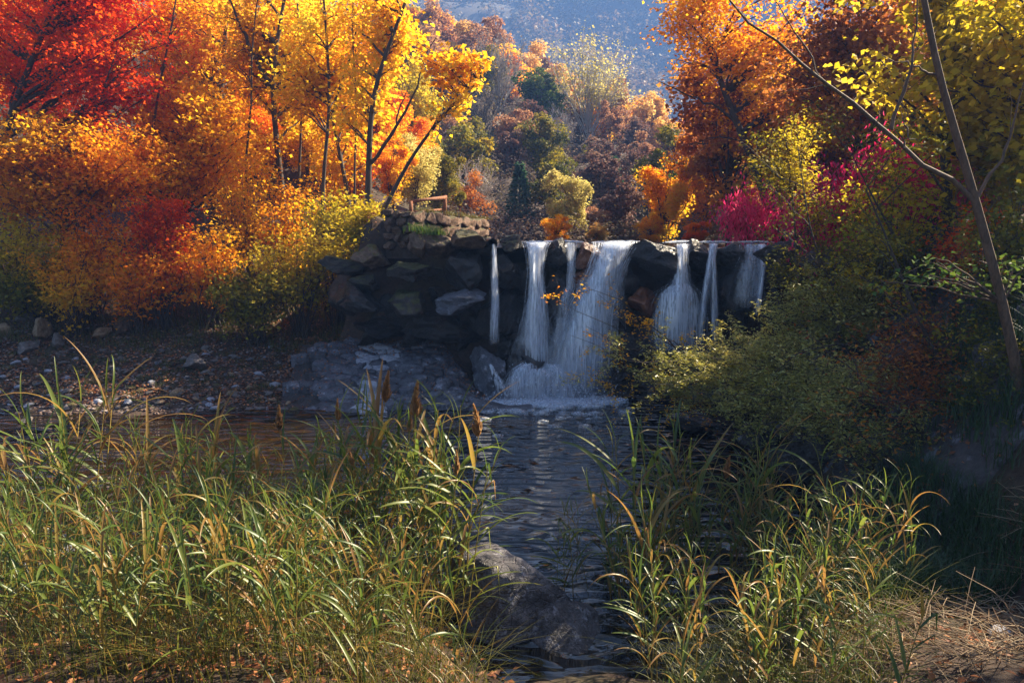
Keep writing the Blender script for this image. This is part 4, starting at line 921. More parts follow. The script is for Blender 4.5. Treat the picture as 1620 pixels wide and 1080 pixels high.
# ------------------------------------------------------------------ waterfalls
rwf = np.random.default_rng(23)
def fall(label, ctrl, n, Y0, bulge, wid=(.008, .022), seed=1, al=(.4, 1.0), sheet=1.7):
    """ctrl: list of (px, py, half width px); strands follow it down"""
    r = np.random.default_rng(seed); mb = MB(); c = np.array(ctrl, float); t = np.linspace(0, 1, len(c)); ns = 11
    for i in range(int(n * 2.6)):
        s_ = np.clip(r.normal(0, .55), -1.5, 1.5); e = r.uniform(.75, 1.0) if r.random() < .4 else 1.0; st = 0 if r.random() < .75 else r.uniform(0, .35)
        u = np.linspace(st, e, ns)
        px = np.interp(u, t, c[:, 0]) + s_ * np.interp(u, t, c[:, 2]) + np.cumsum(r.normal(0, .45, ns)) * np.linspace(0, 1, ns); py = np.interp(u, t, c[:, 1])
        Yv = Y0 + .12 - bulge * np.sqrt(u) * r.uniform(.85, 1.1) + r.normal(0, .05)
        pts = np.array([P(a, b, yy) for a, b, yy in zip(px, py, Yv)])
        rad = r.uniform(*wid) * .6 * (1 + .5 * np.sin(u * 5 + r.uniform(0, 6))) * (1.15 - .35 * u)
        v, q = tube(pts, np.maximum(rad, .003), 3)
        a = np.repeat(r.uniform(*al) * .75 * np.clip(1.15 - .55 * u, .2, 1) * np.clip((1 - u) * 8 + .25, 0, 1), 3)
        mb.add(v, q, a=a)
    nu, nv = 9, 26; S = np.linspace(-1, 1, nu); U = np.linspace(0, 1, nv); extra = []
    for lay in range(3):
        px = np.interp(U, t, c[:, 0])[:, None] + S[None] * np.interp(U, t, c[:, 2])[:, None] * r.uniform(.75, 1.15) + np.cumsum(r.normal(0, .3, (nv, nu)), 0) * .6
        py = np.broadcast_to(np.interp(U, t, c[:, 1])[:, None], (nv, nu))
        Yv = Y0 + .16 - .1 * lay - bulge * np.sqrt(U)[:, None] - .12 * (1 - S ** 2)[None] + .03 * np.sin(S * 7 + lay * 2)[None]
        Vv = np.array([P(a, b, yy) for a, b, yy in zip(px.ravel(), py.ravel(), Yv.ravel())])
        i = (np.arange(nv - 1)[:, None] * nu + np.arange(nu - 1)[None]).ravel()
        al_ = ((1 - np.abs(S) ** 2.5)[None] * np.clip((1 - U) * 6, 0, 1)[:, None] * np.clip(U * 30 + .3, 0, 1)[:, None]).ravel() * sheet
        mb.add(Vv, np.stack([i, i + 1, i + nu + 1, i + nu], 1), a=al_)
    return tag(obj('waterfall', mb.mesh('waterfall', M['fall'], True)), label, 'waterfall', 'strands of the waterfall')
fall('thinnest waterfall on the left pouring from the pipe', [(781, 386, 3), (782, 420, 4), (783, 470, 6), (781, 545, 7)], 26, 17.35, .25, (.006, .016), 1)
fall('straight white fall left of the rust boulder', [(850, 383, 16), (849, 392, 13), (848, 430, 9), (849, 480, 13), (848, 540, 18), (846, 596, 24)], 95, 17.6, .55, (.008, .022), 2)
fall('thin broken trickle between the straight fall and the widest fall', [(903, 384, 8), (904, 420, 6), (902, 455, 7), (892, 480, 9), (888, 560, 14)], 34, 17.6, .35, (.005, .014), 3, (.2, .7), .45)
fall('widest waterfall slanting left over the ledge', [(978, 383, 26), (972, 395, 22), (957, 430, 20), (940, 480, 26), (926, 540, 32), (910, 632, 42)], 170, 17.6, .75, (.008, .024), 4)
fall('sparse curtain of drops beside the widest waterfall', [(988, 390, 10), (978, 430, 14), (968, 480, 16), (955, 545, 18), (950, 600, 22)], 50, 17.6, .6, (.004, .011), 5, (.2, .6), .3)
fall('fall that fans out over a round rock right of the widest one', [(1080, 386, 9), (1079, 410, 7), (1077, 448, 12), (1073, 465, 28), (1071, 500, 36), (1070, 560, 42)], 120, 17.5, .6, (.006, .017), 6)
fall('narrow fork of water right of the fanning fall, left strand', [(1128, 385, 5), (1124, 410, 4), (1120, 440, 5), (1113, 480, 5), (1108, 548, 6)], 34, 17.5, .4, (.007, .016), 7)
fall('narrow fork of water right of the fanning fall, right strand', [(1130, 385, 5), (1128, 410, 4), (1130, 450, 4), (1131, 548, 6)], 30, 17.5, .4, (.006, .015), 8)
fall('faint broken fall at the right end of the ledge', [(1190, 386, 14), (1192, 405, 14), (1186, 440, 22), (1185, 490, 26)], 50, 17.3, .35, (.004, .012), 9, (.2, .7), .35)
fall('small spout at the far right end of the ledge', [(1206, 386, 7), (1208, 400, 6), (1206, 440, 3), (1198, 500, 5)], 20, 17.2, .35, (.005, .014), 10, (.3, .8))
fall('short side rill running down the slab at the foot of the falls', [(775, 575, 4), (787, 600, 8), (800, 630, 12)], 34, 17.0, .25, (.006, .016), 12, (.3, .8))
fall('white cascade bouncing off the rock at the foot of the straight fall', [(838, 574, 10), (830, 584, 20), (822, 600, 22), (815, 640, 26)], 60, 16.85, .3, (.008, .024), 13, sheet=.6)
fall('bright tumbling middle of the cascade at the foot of the falls', [(848, 582, 14), (850, 594, 26), (848, 612, 30), (846, 640, 34)], 80, 16.75, .25, (.008, .026), 14, sheet=.55)
fall('right flank of the cascade under the widest waterfall', [(872, 576, 14), (882, 592, 24), (888, 612, 28), (892, 640, 34)], 70, 16.9, .3, (.008, .024), 15, sheet=.55)
fall('faint veil of drops spreading below the straight fall', [(850, 460, 12), (846, 510, 24), (842, 560, 36), (840, 600, 42)], 70, 17.3, .3, (.004, .01), 16, (.15, .5), .25)
fall('faint veil of drops spreading below the widest waterfall', [(945, 440, 26), (930, 510, 42), (915, 570, 54), (905, 634, 64)], 110, 17.2, .3, (.004, .011), 17, (.15, .55), .4)
fall('thin runnel dripping between the falls under the rust boulder', [(900, 455, 10), (892, 500, 14), (882, 560, 20), (880, 610, 24)], 50, 17.5, .3, (.004, .01), 18, (.15, .5), .3)
mb = MB(); V_, F_ = ico(1)
for i in range(1300):
    k_ = rwf.integers(0, 3); cx = (845, 905, 860)[k_]; sxp = (34, 40, 70)[k_]
    p = P(cx + rwf.normal(0, sxp), 634 - abs(rwf.normal(0, (22, 26, 9)[k_])), 16.55 + rwf.uniform(-.25, .3)); p[2] = max(p[2], .02)
    mb.add(V_ * rwf.uniform(.006, .022) * np.array([1, 1, 1.6]) + p, t=F_, a=rwf.uniform(.15, .8))
stuff(obj('spray', mb.mesh('spray', M['foam'], True)), 'fine spray of drops thrown up at the foot of the falls', 'spray')
# lip sheet: thin white water on the crest
mb = MB()
for x0, x1 in [(838, 915), (945, 1000), (1065, 1090), (1118, 1140), (1170, 1215)]:
    n = int((x1 - x0) / 2)
    for i in range(n):
        a, b = P(rwf.uniform(x0, x1), 382.5 + rwf.uniform(-.5, 1.5), 18.2), P(0, 0, 17.5)
        L_ = rwf.uniform(.1, .35)
        v, q = tube([a + [-L_, 0, 0], a + [0, -.1, .015], a + [L_, 0, 0]], [.006, .02, .006], 4); mb.add(v, q, a=rwf.uniform(.3, .9))
stuff(obj('crest_foam', mb.mesh('crest_foam', M['foam'], True)), 'thin bright line of water along the crest of the falls', 'water')
# foam on the pool
mb = MB(); c0 = P(868, 637, 16.7); c0[2] = 0
n = 1300
th = rwf.uniform(0, 6.28, n); rd = np.sqrt(rwf.random(n))
for i in range(n):
    x = c0[0] + 1.9 * rd[i] * math.cos(th[i]) + rwf.normal(0, .12); y = 16.6 + .6 * rd[i] * math.sin(th[i]) - (rwf.exponential(.5) if i % 6 == 0 else 0)
    s_ = rwf.uniform(.05, .18) * (1.25 - .7 * rd[i]); V_, F_ = ico(1)
    mb.add(V_ * np.array([s_ * 1.6, s_, s_ * .55]) + [x, y, .02], t=F_, a=rwf.uniform(.35, .95) * (1.1 - .6 * rd[i]))
stuff(obj('pool_foam', mb.mesh('pool_foam', M['foam'], True)), 'white churning foam where the falls meet the pool', 'foam')

# ------------------------------------------------------------------ right rock wall, fence
wall = structure(obj('rock_bank', mk_mesh('rock_bank', *grid(np.linspace(4.2, 9, 14), np.linspace(7.5, 17.5, 24), lambda x, y: terrain(x, y) + .02), mat=M['rocklichen'], smooth=True)), 'steep dark rocky bank with pale lichen patches on the right')
for i in range(90):
    y = rr.uniform(8.6, 17.2); xr = 4.6 + .16 * (y - 7); d_ = rr.uniform(.1, 2.9); x = xr + d_
    s_ = rr.uniform(.22, .5)
    obj('stone', ROCKS[rr.integers(0, 8)], wall, (x, y, gz(x, y) - s_ * .15), (rr.uniform(-.4, .4), rr.uniform(-.4, .4), rr.uniform(0, 6)), (s_ * 1.2, s_, s_ * .8), M['rocklichen'])
for px, py, wp, hp, Y in [(1240, 400, 90, 60, 16), (1310, 415, 110, 60, 15), (1390, 400, 120, 60, 14), (1470, 420, 110, 70, 13), (1090, 665, 100, 40, 14.2), (1200, 690, 110, 60, 12), (1270, 720, 130, 80, 11)]:
    boulder_px(wall, px, py, wp, hp, Y, 'rocklichen', 'stone')
fpts = [(1290, 362, 17.5), (1366, 357, 16), (1464, 350, 14.8), (1577, 342, 13.6), (1700, 335, 12.6)]
fo = P(*fpts[2]); fence = empty('wooden_fence', 'brown wooden walkway fence with posts and rails at the right behind the branches', 'fence', tuple(fo))
tops = [P(a, b - (36 + 6 * i), c) for i, (a, b, c) in enumerate(fpts)]
for (a, b, c), t in zip(fpts, tops): wood_part('post', fence, [(P(a, b + 25, c), t + np.array([0, 0, .06]), .13, .13)], fo)
for i in range(4):
    a0, a1 = P(*fpts[i]), P(*fpts[i + 1])
    for f in (.1, .55, .95): wood_part('rail', fence, [(a0 + (tops[i] - a0) * f, a1 + (tops[i + 1] - a1) * f, .05, .1)], fo)
    if i >= 2:
        for k in range(1, 12):
            g_ = k / 12; lo_ = a0 + (a1 - a0) * g_; hi_ = tops[i] + (tops[i + 1] - tops[i]) * g_
            wood_part('picket', fence, [(lo_, hi_, .04, .04)], fo)

# ------------------------------------------------------------------ left beach: stones, rubble, litter
G_B = 'rubble stones at the foot of the left bank'
def stone_thing(label, px, py, wp, hp, mat, group=None, name='boulder', proto=None, z=None, sunk=.2):
    # stands on the ground: march along the pixel ray until it meets the terrain
    Ys = np.linspace(9, 30, 400); pts = np.array([P(px, py + hp * .35, Y) for Y in Ys]); zt_ = np.maximum(terrain(pts[:, 0], pts[:, 1]), 0)
    k = int(np.argmax(pts[:, 2] < zt_)); Y = Ys[k]; s_ = Y / FPX
    o = obj(name, proto or ROCK[rr.integers(0, 10)], None, (pts[k, 0], Y + .1, zt_[k] + hp * s_ * .25), (rr.uniform(-.3, .3), rr.uniform(-.3, .3), rr.uniform(0, 6)), (wp * s_ / 2 * 1.1, wp * s_ / 2 * .9, hp * s_ / 2 * 1.15), M[mat])
    return tag(o, label, 'boulder' if name == 'boulder' else 'stone', group)
stone_thing('angular grey boulder standing alone on the gravel beach', 308, 572, 50, 34, 'rockgrey')
stone_thing('round dark stone at the water edge on the far left', 38, 664, 26, 18, 'rockgrey')
stone_thing('mossy dark boulder on the pale cracked rock', 560, 562, 40, 26, 'rockwetmoss')
stone_thing('leaf-covered brown boulder at the top of the apron', 606, 510, 44, 26, 'rockbrown')
stone_thing('large wedge-shaped stone topmost in the rubble at far left', 36, 500, 46, 30, 'rockgrey', G_B)
stone_thing('round tan stone below the wedge-shaped one', 62, 522, 36, 40, 'rocktan', G_B)
stone_thing('tan angular stone glinting in the rubble below the orange shrub', 122, 495, 44, 30, 'rocktan', G_B)
stone_thing('grey upright stone leaning in the middle of the rubble', 90, 540, 30, 36, 'rockgrey', G_B)
stone_thing('brown stone at the left edge of the rubble', 4, 520, 40, 30, 'rocktan', G_B)
stone_thing('squat stone at the foot of the rubble near the left edge', 42, 548, 46, 28, 'rockgrey', G_B)
stone_thing('light brown stone right of the rubble pile', 160, 526, 38, 24, 'rocktan', G_B)
stone_thing('pinkish stone at the right end of the rubble', 195, 515, 36, 40, 'rockbrown', G_B)
stone_thing('small brown stone half hidden by grass on the dark bank', 275, 500, 24, 22, 'rockbrown', G_B)
stone_thing('flat slab in the shade beneath the orange shrub', 295, 450, 36, 26, 'rocktan', G_B)
stone_thing('small grey stone tucked under the upright one', 98, 560, 24, 16, 'rockgrey', G_B)
stone_thing('tan stone behind the rubble under the far left shrub', 100, 470, 50, 20, 'rocktan', G_B)
rs = np.random.default_rng(6)
def beach_pts(n, px0, px1, Y0, Y1, r):
    Y = r.uniform(Y0, Y1, n) ** 1.0; px = r.uniform(px0, px1, n); x = (px - 810) / 1080 * Y
    return x, Y
n = 220
x, y = beach_pts(n, -20, 480, 15.7, 19.6, rs); y = 15.7 + (y - 15.7) * rs.random(n) ** .7
z = terrain(x, y)
for i in range(n):
    s_ = rs.uniform(.05, .12) * (1.35 if rs.random() < .15 else 1)
    o = obj('cobble', PEB[i % 8], None, (x[i], y[i], z[i] + s_ * .2), (rs.uniform(-.3, .3), rs.uniform(-.3, .3), rs.uniform(0, 6)), (s_ * 1.2, s_, s_ * .6), M[['rockgrey', 'rocktan', 'rockgrey', 'rockslab', 'rockbrown', 'rockpale'][i % 6 if rs.random() < .9 else 0]])
    mn_ = o.material_slots[0].material.name
    o['label'] = f"{'larger' if s_ > .115 else 'small'} {dict(rock_grey='grey', rock_tan='tan', rock_slab='blue-grey', rock_brown='brown', rock_pale='pale')[mn_]} cobble {'near the water edge' if y[i] < 16.7 else 'higher up'} on the {'far left' if proj((x[i], y[i], z[i]))[0] < 240 else 'right part'} of the gravel beach"; o['category'] = 'stone'; o['group'] = 'cobbles on the gravel beach'
def scatter_mesh(name, n, x, y, smin, smax, r):
    mb = MB(); V_, F_ = ico(1); z = terrain(x, y)
    for i in range(n):
        s_ = r.uniform(smin, smax); V2 = V_ * (1 + r.normal(0, .18, (len(V_), 1))) * np.array([s_ * r.uniform(.8, 1.5), s_, s_ * .6])
        a = r.uniform(0, 6.28); ca, sa = math.cos(a), math.sin(a)
        V2 = np.column_stack([V2[:, 0] * ca - V2[:, 1] * sa, V2[:, 0] * sa + V2[:, 1] * ca, V2[:, 2]])
        mb.add(V2 + [x[i], y[i], z[i] + s_ * .2], t=F_, a=r.random())
    return mb
M['gravel'] = leafmat('gravel_stone', [(.05, .032, .024), (.12, .075, .055), (.18, .13, .11), (.3, .25, .23)], 0, .85, .2)
x, y = beach_pts(5200, -40, 500, 15.4, 19.8, rs)
stuff(obj('gravel', scatter_mesh('gravel', 5200, x, y, .018, .05, rs).mesh('gravel', M['gravel'])), 'fine gravel covering the left beach beside the pool', 'gravel')
# leaf litter on banks, apron and boulders
lv = MB()
def litter(n, x, y, zoff=.03, size=(.05, .1), zf=terrain):
    z = zf(x, y) + zoff + rs.uniform(0, .03, n); az = rs.uniform(0, 6.28, n)
    add_leaves(lv, np.column_stack([x, y, z]), np.column_stack([np.cos(az), np.sin(az), rs.normal(0, .35, n)]), np.column_stack([rs.normal(0, .4, (n, 2)), np.ones(n)]), rs.uniform(*size, n), rs.uniform(size[0] * .6, size[1] * .7, n), np.clip(rs.normal(.5, .25, n), 0, 1), T_QUAD)
x, y = beach_pts(16000, -60, 600, 15.9, 24, rs); litter(16000, x, y)
x = rs.uniform(-5.8, -.6, 1500); y = 15.8 + 2.2 * rs.random(1500) ** .6
litter(1500, x, y, .06, (.04, .08), lambda x, y: np.maximum(apron_z(x, y), 0) - .03)
x = rs.uniform(4.8, 9.5, 3500); y = rs.uniform(8, 17, 3500); litter(3500, x, y, .05)
x = rs.uniform(2.0, 7, 1500); y = rs.uniform(3.8, 9, 1500); litter(1500, x, y)
x = rs.uniform(-6, 0, 2500); y = rs.uniform(3.6, 7, 2500); litter(2500, x, y)
stuff(obj('leaf_litter', lv.mesh('leaf_litter', M['litter'])), 'fallen brown and orange leaves scattered over banks and rocks', 'fallen leaves')
# bank grass
gb = MB(); n0 = 900
x, y = beach_pts(n0, -40, 590, 18.6, 21.5, rs); blades(gb, np.column_stack([x, y, terrain(x, y)]), 8000, .12, .12, .42, .007, rs, .9, .45)
x, y = beach_pts(110, 0, 440, 16.2, 19, rs); blades(gb, np.column_stack([x, y, terrain(x, y)]), 6000, .1, .05, .18, .006, rs, .9, .35)
stuff(obj('bank_grass', gb.mesh('bank_grass', M['grass'])), 'dry dark grass along the foot of the left bank', 'grass')

# ------------------------------------------------------------------ foreground
frock = rock_mesh(301, 5, 12, .07, .5, .85, M['rockfore'])
o = obj('boulder', frock, None, tuple(P(800, 985, 6.9)), (.15, .1, .6), (1.0, .95, .78)); tag(o, 'big grey weathered boulder in the foreground between the two reed beds', 'boulder')
o = obj('boulder', rock_mesh(302, 4, 11, .06, .5, .85, M['rockfore']), None, tuple(P(905, 1030, 6.5)), (.1, -.2, 1.9), (.55, .55, .5)); tag(o, 'smaller dark boulder against the right side of the big foreground boulder', 'boulder')
for lab, px, py, s_ in [('pale stone seen through the reeds at the left edge', 48, 795, .16), ('pale flat stone lower among the left reeds', 40, 875, .2), ('small pale stone right of the flat one in the left reeds', 110, 830, .14)]:
    Y = 7.6 + (880 - py) / 60; p = P(px, py, Y); g = max(gz(p[0], Y), 0)
    o = obj('stone', ROCKS[3], None, (p[0], Y, g + s_ * .2), (0, 0, 1), (s_ * 1.3, s_, s_ * .7), M['rockpale']); tag(o, lab, 'stone')
o = obj('stone', ROCKS[5], None, (P(1575, 1048, 5.3)[0], 5.3, gz(P(1575, 1048, 5.3)[0], 5.3) + .03), (0, 0, .2), (.13, .09, .05), M['rockpale']); tag(o, 'pale flat stone in the straw at bottom right', 'stone')
# reed prototypes
rd_ = np.random.default_rng(55)
def blade_mesh(L_, W, e0, droop, twist, kink=None):
    n = 11; s_ = np.linspace(0, 1, n); th = e0 - droop * s_ ** 1.4
    if kink is not None: th = np.where(s_ > kink, -1.35, th)
    dx = np.cos(th) * L_ / (n - 1); dz = np.sin(th) * L_ / (n - 1)
    x = np.concatenate([[0], np.cumsum(dx[:-1])]); z = np.concatenate([[0], np.cumsum(dz[:-1])])
    wv = W * np.minimum(1, .35 + s_ * 3.2) * np.clip(1 - s_, 0, 1) ** .55
    tw = twist * s_
    nx, nz = -np.sin(th), np.cos(th)
    V = []
    for i in range(n):
        sd_ = np.array([nx[i] * math.sin(tw[i]), math.cos(tw[i]), nz[i] * math.sin(tw[i])]); up_ = np.array([nx[i] * math.cos(tw[i]), -math.sin(tw[i]), nz[i] * math.cos(tw[i])])
        c = np.array([x[i], 0, z[i]]); V += [c - sd_ * wv[i] + up_ * wv[i] * .3, c - up_ * wv[i] * .12, c + sd_ * wv[i] + up_ * wv[i] * .3]
    q = []
    for i in range(n - 1): q += [[3 * i, 3 * i + 1, 3 * i + 4, 3 * i + 3], [3 * i + 1, 3 * i + 2, 3 * i + 5, 3 * i + 4]]
    t0 = rd_.uniform(.1, .6) if rd_.random() < .86 else .95
    return mk_mesh('reed_leaf', np.array(V), q, mat=M['reed'], smooth=True, attrs={'tint': np.clip(np.repeat(t0 + .3 * np.maximum(s_ - .75, 0) * 4 * rd_.uniform(0, .6), 3), 0, 1)})
BLADE = [blade_mesh(rd_.uniform(.45, 1.0), rd_.uniform(.009, .027), rd_.uniform(.6, 1.4), rd_.uniform(.3, 2.3), rd_.uniform(-1, 1)) for _ in range(18)] + \
        [blade_mesh(rd_.uniform(.4, .6), rd_.uniform(.012, .018), rd_.uniform(.5, .9), .4, rd_.uniform(-.4, .4), rd_.uniform(.3, .5)) for _ in range(6)]
UPB = [blade_mesh(rd_.uniform(.35, .55), rd_.uniform(.008, .014), rd_.uniform(1.3, 1.5), rd_.uniform(.5, 1.4), .3) for _ in range(5)]
def stem_curve(h, lx, ly): return lambda f: np.array([lx * f ** 2 * h, ly * f ** 2 * h, h * f])
STEMS = []
for i in range(10):
    h = rd_.uniform(1.55, 2.15); cf = stem_curve(h, rd_.uniform(-.12, .12), rd_.uniform(-.12, .12))
    v, q = tube([cf(f) for f in np.linspace(-.05, 1, 9)], np.linspace(.0085, .0035, 9), 5)
    me = mk_mesh('reed_stem', v, q, mat=M['reedstem'], smooth=True, attrs={'tint': np.full(len(v), rd_.uniform(.2, .8))})
    lv_ = []; az = rd_.uniform(0, 6.28); nl = rd_.integers(9, 13)
    for k in range(nl):
        f = .28 + .7 * k / (nl - 1); az += math.pi + rd_.normal(0, .5)
        lv_.append((tuple(cf(f)), az, int(rd_.integers(0, len(BLADE))) if k < nl - 2 else 100 + int(rd_.integers(0, 5)), rd_.uniform(.75, 1.15) * (1 if f < .8 else .85)))
    STEMS.append((me, lv_, cf(1.0)))
def plume_mesh(seed):
    r = np.random.default_rng(seed); mb = MB(); n = 320
    f = r.random(n); c = np.column_stack([.03 * f ** 2, 0 * f, f * .24]); az = r.uniform(0, 6.28, n)
    D = np.column_stack([np.cos(az) * .45 + .2, np.sin(az) * .45, np.ones(n)])
    add_leaves(mb, c, D, r.normal(0, 1, (n, 3)), r.uniform(.04, .09, n) * (1.15 - f), r.uniform(.006, .012, n), np.clip(r.normal(.5, .2, n), 0, 1), T_QUAD)
    return mb.mesh('plume', M['plume'])
PLUME = [plume_mesh(i) for i in range(3)]
def reed_stem(parent, x, y, z, sidx, s_, rz, tilt, plume=False):
    me, lv_, tip = STEMS[sidx]
    st = obj('stem', me, parent, (x, y, z), (tilt[0], tilt[1], rz), (s_, s_, s_))
    for loc, az, b, sc_ in lv_:
        obj('leaf', BLADE[b] if b < 100 else UPB[b - 100], st, loc, (0, 0, az), (sc_ * 1.12, sc_ * 1.15, sc_ * 1.12))
    if plume: obj('seed_head', PLUME[rd_.integers(0, 3)], st, tuple(tip - np.array([0, 0, .03])), (0, 0, rd_.uniform(0, 6)))
    return st
def reed_clump(label, px, Y, n, top, spreadx=.22, spready=.25, plumes=0, group='reed clumps on the near bank'):
    """top: pixel row that the tallest stems reach"""
    x0 = P(px, 700, Y)[0]; e = empty('reed_clump', label, 'reeds', (x0, Y, max(gz(x0, Y), -.2)), group); ez = e.location.z
    for i in range(int(n * 1.6)):
        dx, dy = rd_.normal(0, spreadx), rd_.normal(0, spready); yy = Y + dy; g = max(gz(x0 + dx, yy), -.25)
        k = int(rd_.integers(0, len(STEMS))); h = STEMS[k][2][2] + .2
        want = P(px, top - 35 + abs(rd_.normal(0, 60)), yy)[2] - g
        s_ = float(np.clip(want / h, .6, 1.5))
        reed_stem(e, dx, dy, g - ez - .02, k, s_, rd_.uniform(0, 6.28), (rd_.normal(0, .09), rd_.normal(.02, .1)), i < plumes)
    return e
reed_clump('thin tall reed clump at the far left with hanging blades', 130, 7.4, 5, 610, .3)
reed_clump('low reed clump in the bottom left corner', 30, 6.6, 7, 790, .3)
reed_clump('reed clump rising in front of the gravel beach near the left', 330, 7.6, 6, 660, .16)
reed_clump('short reed clump between the two tall left ones', 230, 7.0, 7, 740, .25)
reed_clump('leafy reed clump left of centre with broad drooping blades', 430, 6.4, 8, 730, .25)
reed_clump('reed clump with plume bent left before the brown water', 470, 7.9, 6, 690, .2, plumes=1)
reed_clump('dense reed clump before the cracked rock with an upright plume', 600, 7.3, 9, 640, .2, plumes=1)
reed_clump('tall reed clump beside the foreground boulder with two feathery plumes', 668, 7.0, 9, 640, .18, plumes=2)
reed_clump('reed clump leaning over the left flank of the foreground boulder', 716, 6.7, 6, 690, .1, plumes=1)
reed_clump('broad-leaved reed clump low in the bottom left centre', 530, 5.8, 8, 800, .25)
reed_clump('low reeds at the bottom left of the boulder', 620, 5.7, 6, 880, .2)
reed_clump('low tangle of reeds at the bottom of the left bed', 320, 5.7, 8, 870, .3)
reed_clump('low tangle of reeds in the left foreground corner', 130, 5.8, 8, 850, .3)
reed_clump('dense reed clump right of the open water with silvery blades', 1050, 7.6, 10, 680, .26)
reed_clump('silvery reed clump right of the dense one', 1130, 7.9, 9, 700, .26)
reed_clump('reeds drooping left over the water from the right bed', 1015, 7.0, 7, 770, .14)
reed_clump('broad-leaved low reed clump at the bottom right of centre', 1250, 5.7, 9, 880, .25)
reed_clump('tall lone reed shoot in the right bed before the dark bank', 1345, 7.6, 4, 725, .14)
reed_clump('reed clump with hanging blades at the right end of the bed', 1410, 6.6, 5, 820, .2)
reed_clump('reed clump in the middle of the right bed', 1250, 7.2, 8, 770, .25)
reed_clump('low reeds along the water right of the boulder', 1090, 6.0, 8, 880, .18)
reed_clump('short reeds under the tall shoot of the right bed', 1330, 6.5, 8, 860, .25)
for lab, px, Y, n, top in [('low reeds spilling over the bottom edge at far left', 60, 5.1, 8, 930), ('low reeds spilling over the bottom edge left of centre', 250, 5.0, 8, 950), ('low reeds at the bottom edge below the broad-leaved clump', 450, 5.0, 8, 930), ('low reeds at the bottom edge beside the boulder foot', 590, 5.0, 6, 960),
        ('low reeds in the very bottom left corner', 0, 4.6, 8, 960), ('low reeds at the bottom edge a little right of the left corner', 170, 4.5, 8, 970), ('low reeds at the bottom edge below the left bed middle', 350, 4.5, 8, 975), ('low reeds at the bottom edge near the boulder', 540, 4.5, 8, 985),
        ('tall reeds at the back of the left bed near the left edge', 40, 7.9, 7, 690), ('tall reeds at the back of the left bed before the cobbles', 200, 8.0, 8, 690), ('tall reeds at the back of the left bed before the beach boulder', 290, 7.9, 7, 680), ('tall green reeds at the back of the bed before the dark pool', 400, 7.9, 8, 700), ('tall green reeds before the cracked slabs', 540, 7.8, 8, 680), ('reeds reaching into the channel from the right bed', 965, 7.4, 6, 800),
        ('reeds filling the gap behind the low left corner', 80, 7.3, 8, 760), ('reeds before the brown water left of the broad-leaved clump', 380, 7.2, 8, 770), ('yellowing reeds behind the broad-leaved left clump', 540, 7.0, 9, 720), ('low reeds at the bottom edge right of the water channel', 1160, 5.0, 8, 960), ('low reeds at the bottom edge before the straw', 1330, 5.0, 7, 980), ('slim reeds at the back of the right bed', 1200, 8.2, 8, 720)]:
    reed_clump(lab, px, Y, n, top, .28)
for lab, px, top, Y, pl in [('single reed with a tall upright tan plume before the pale slab', 608, 580, 7.2, 1.5), ('reed with a loose brown plume right of the upright one', 654, 598, 7.1, 1.7), ('reed with a slim tan plume over the dark water', 757, 632, 6.9, 1.5), ('reed with a pale plume arching left over the brown water', 440, 635, 7.6, 1.3), ('short reed with a brown plume in the right bed', 1150, 715, 7.5, 1.2)]:
    p = P(px, top, Y); g = max(gz(p[0], Y), -.2); e = empty('plumed_reed', lab, 'reed', (p[0], Y, g), 'plumed reeds')
    me, lv_, tip = STEMS[int(rd_.integers(0, 10))]; s_ = (p[2] - g - .24 * pl) / tip[2]
    st = obj('stem', me, e, (-tip[0] * s_, -tip[1] * s_, 0), (0, 0, 0), (1 * s_, 1 * s_, s_))
    for loc, az, b, sc_ in lv_[:-2]: obj('leaf', BLADE[b], st, loc, (0, 0, az), (sc_, sc_ * 1.1, sc_))
    obj('seed_head', PLUME[int(rd_.integers(0, 3))], st, tuple(tip - np.array([0, 0, .04])), (0, 0, rd_.uniform(0, 6)), (pl * 1.2 / s_, pl * 1.2 / s_, pl / s_))
# understory grass, dark grass, straw
gf = MB(); rg = np.random.default_rng(18)
def bank_pts(n, px0, px1, Y0, Y1):
    Y = rg.uniform(Y0, Y1, n); px = rg.uniform(px0, px1, n); x = (px - 810) / 1080 * Y
    k = np.ones(n, bool); z = terrain(x, Y); k &= (z > -.25) & (z < 1.5)
    k &= ~((x > -.3) & (x < 1.35))
    k &= ~((x + .06) ** 2 / 1.0 + (Y - 6.9) ** 2 / .9 < 1)
    return np.column_stack([x, Y, z])[k]
blades(gf, bank_pts(900, -60, 780, 4.0, 8.2), 3800, .07, .2, .9, .0045, rg, 1.6, .55, 6)
blades(gf, bank_pts(700, 880, 1480, 4.0, 8.0), 2600, .07, .2, .8, .0045, rg, 1.6, .45, 6)
stuff(obj('understory_grass', gf.mesh('understory_grass', M['grass'])), 'thin yellow-green grass filling the reed beds', 'grass')
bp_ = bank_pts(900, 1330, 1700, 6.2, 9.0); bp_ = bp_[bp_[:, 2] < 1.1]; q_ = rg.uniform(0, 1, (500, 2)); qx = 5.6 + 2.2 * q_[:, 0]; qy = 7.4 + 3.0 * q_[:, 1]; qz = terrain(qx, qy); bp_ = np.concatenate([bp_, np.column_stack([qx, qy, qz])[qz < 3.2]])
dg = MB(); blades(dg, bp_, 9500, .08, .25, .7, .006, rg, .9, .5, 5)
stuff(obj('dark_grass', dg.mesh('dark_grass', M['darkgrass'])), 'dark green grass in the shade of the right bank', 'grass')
st = MB()
pts = bank_pts(500, 1320, 1720, 4.6, 7.0)
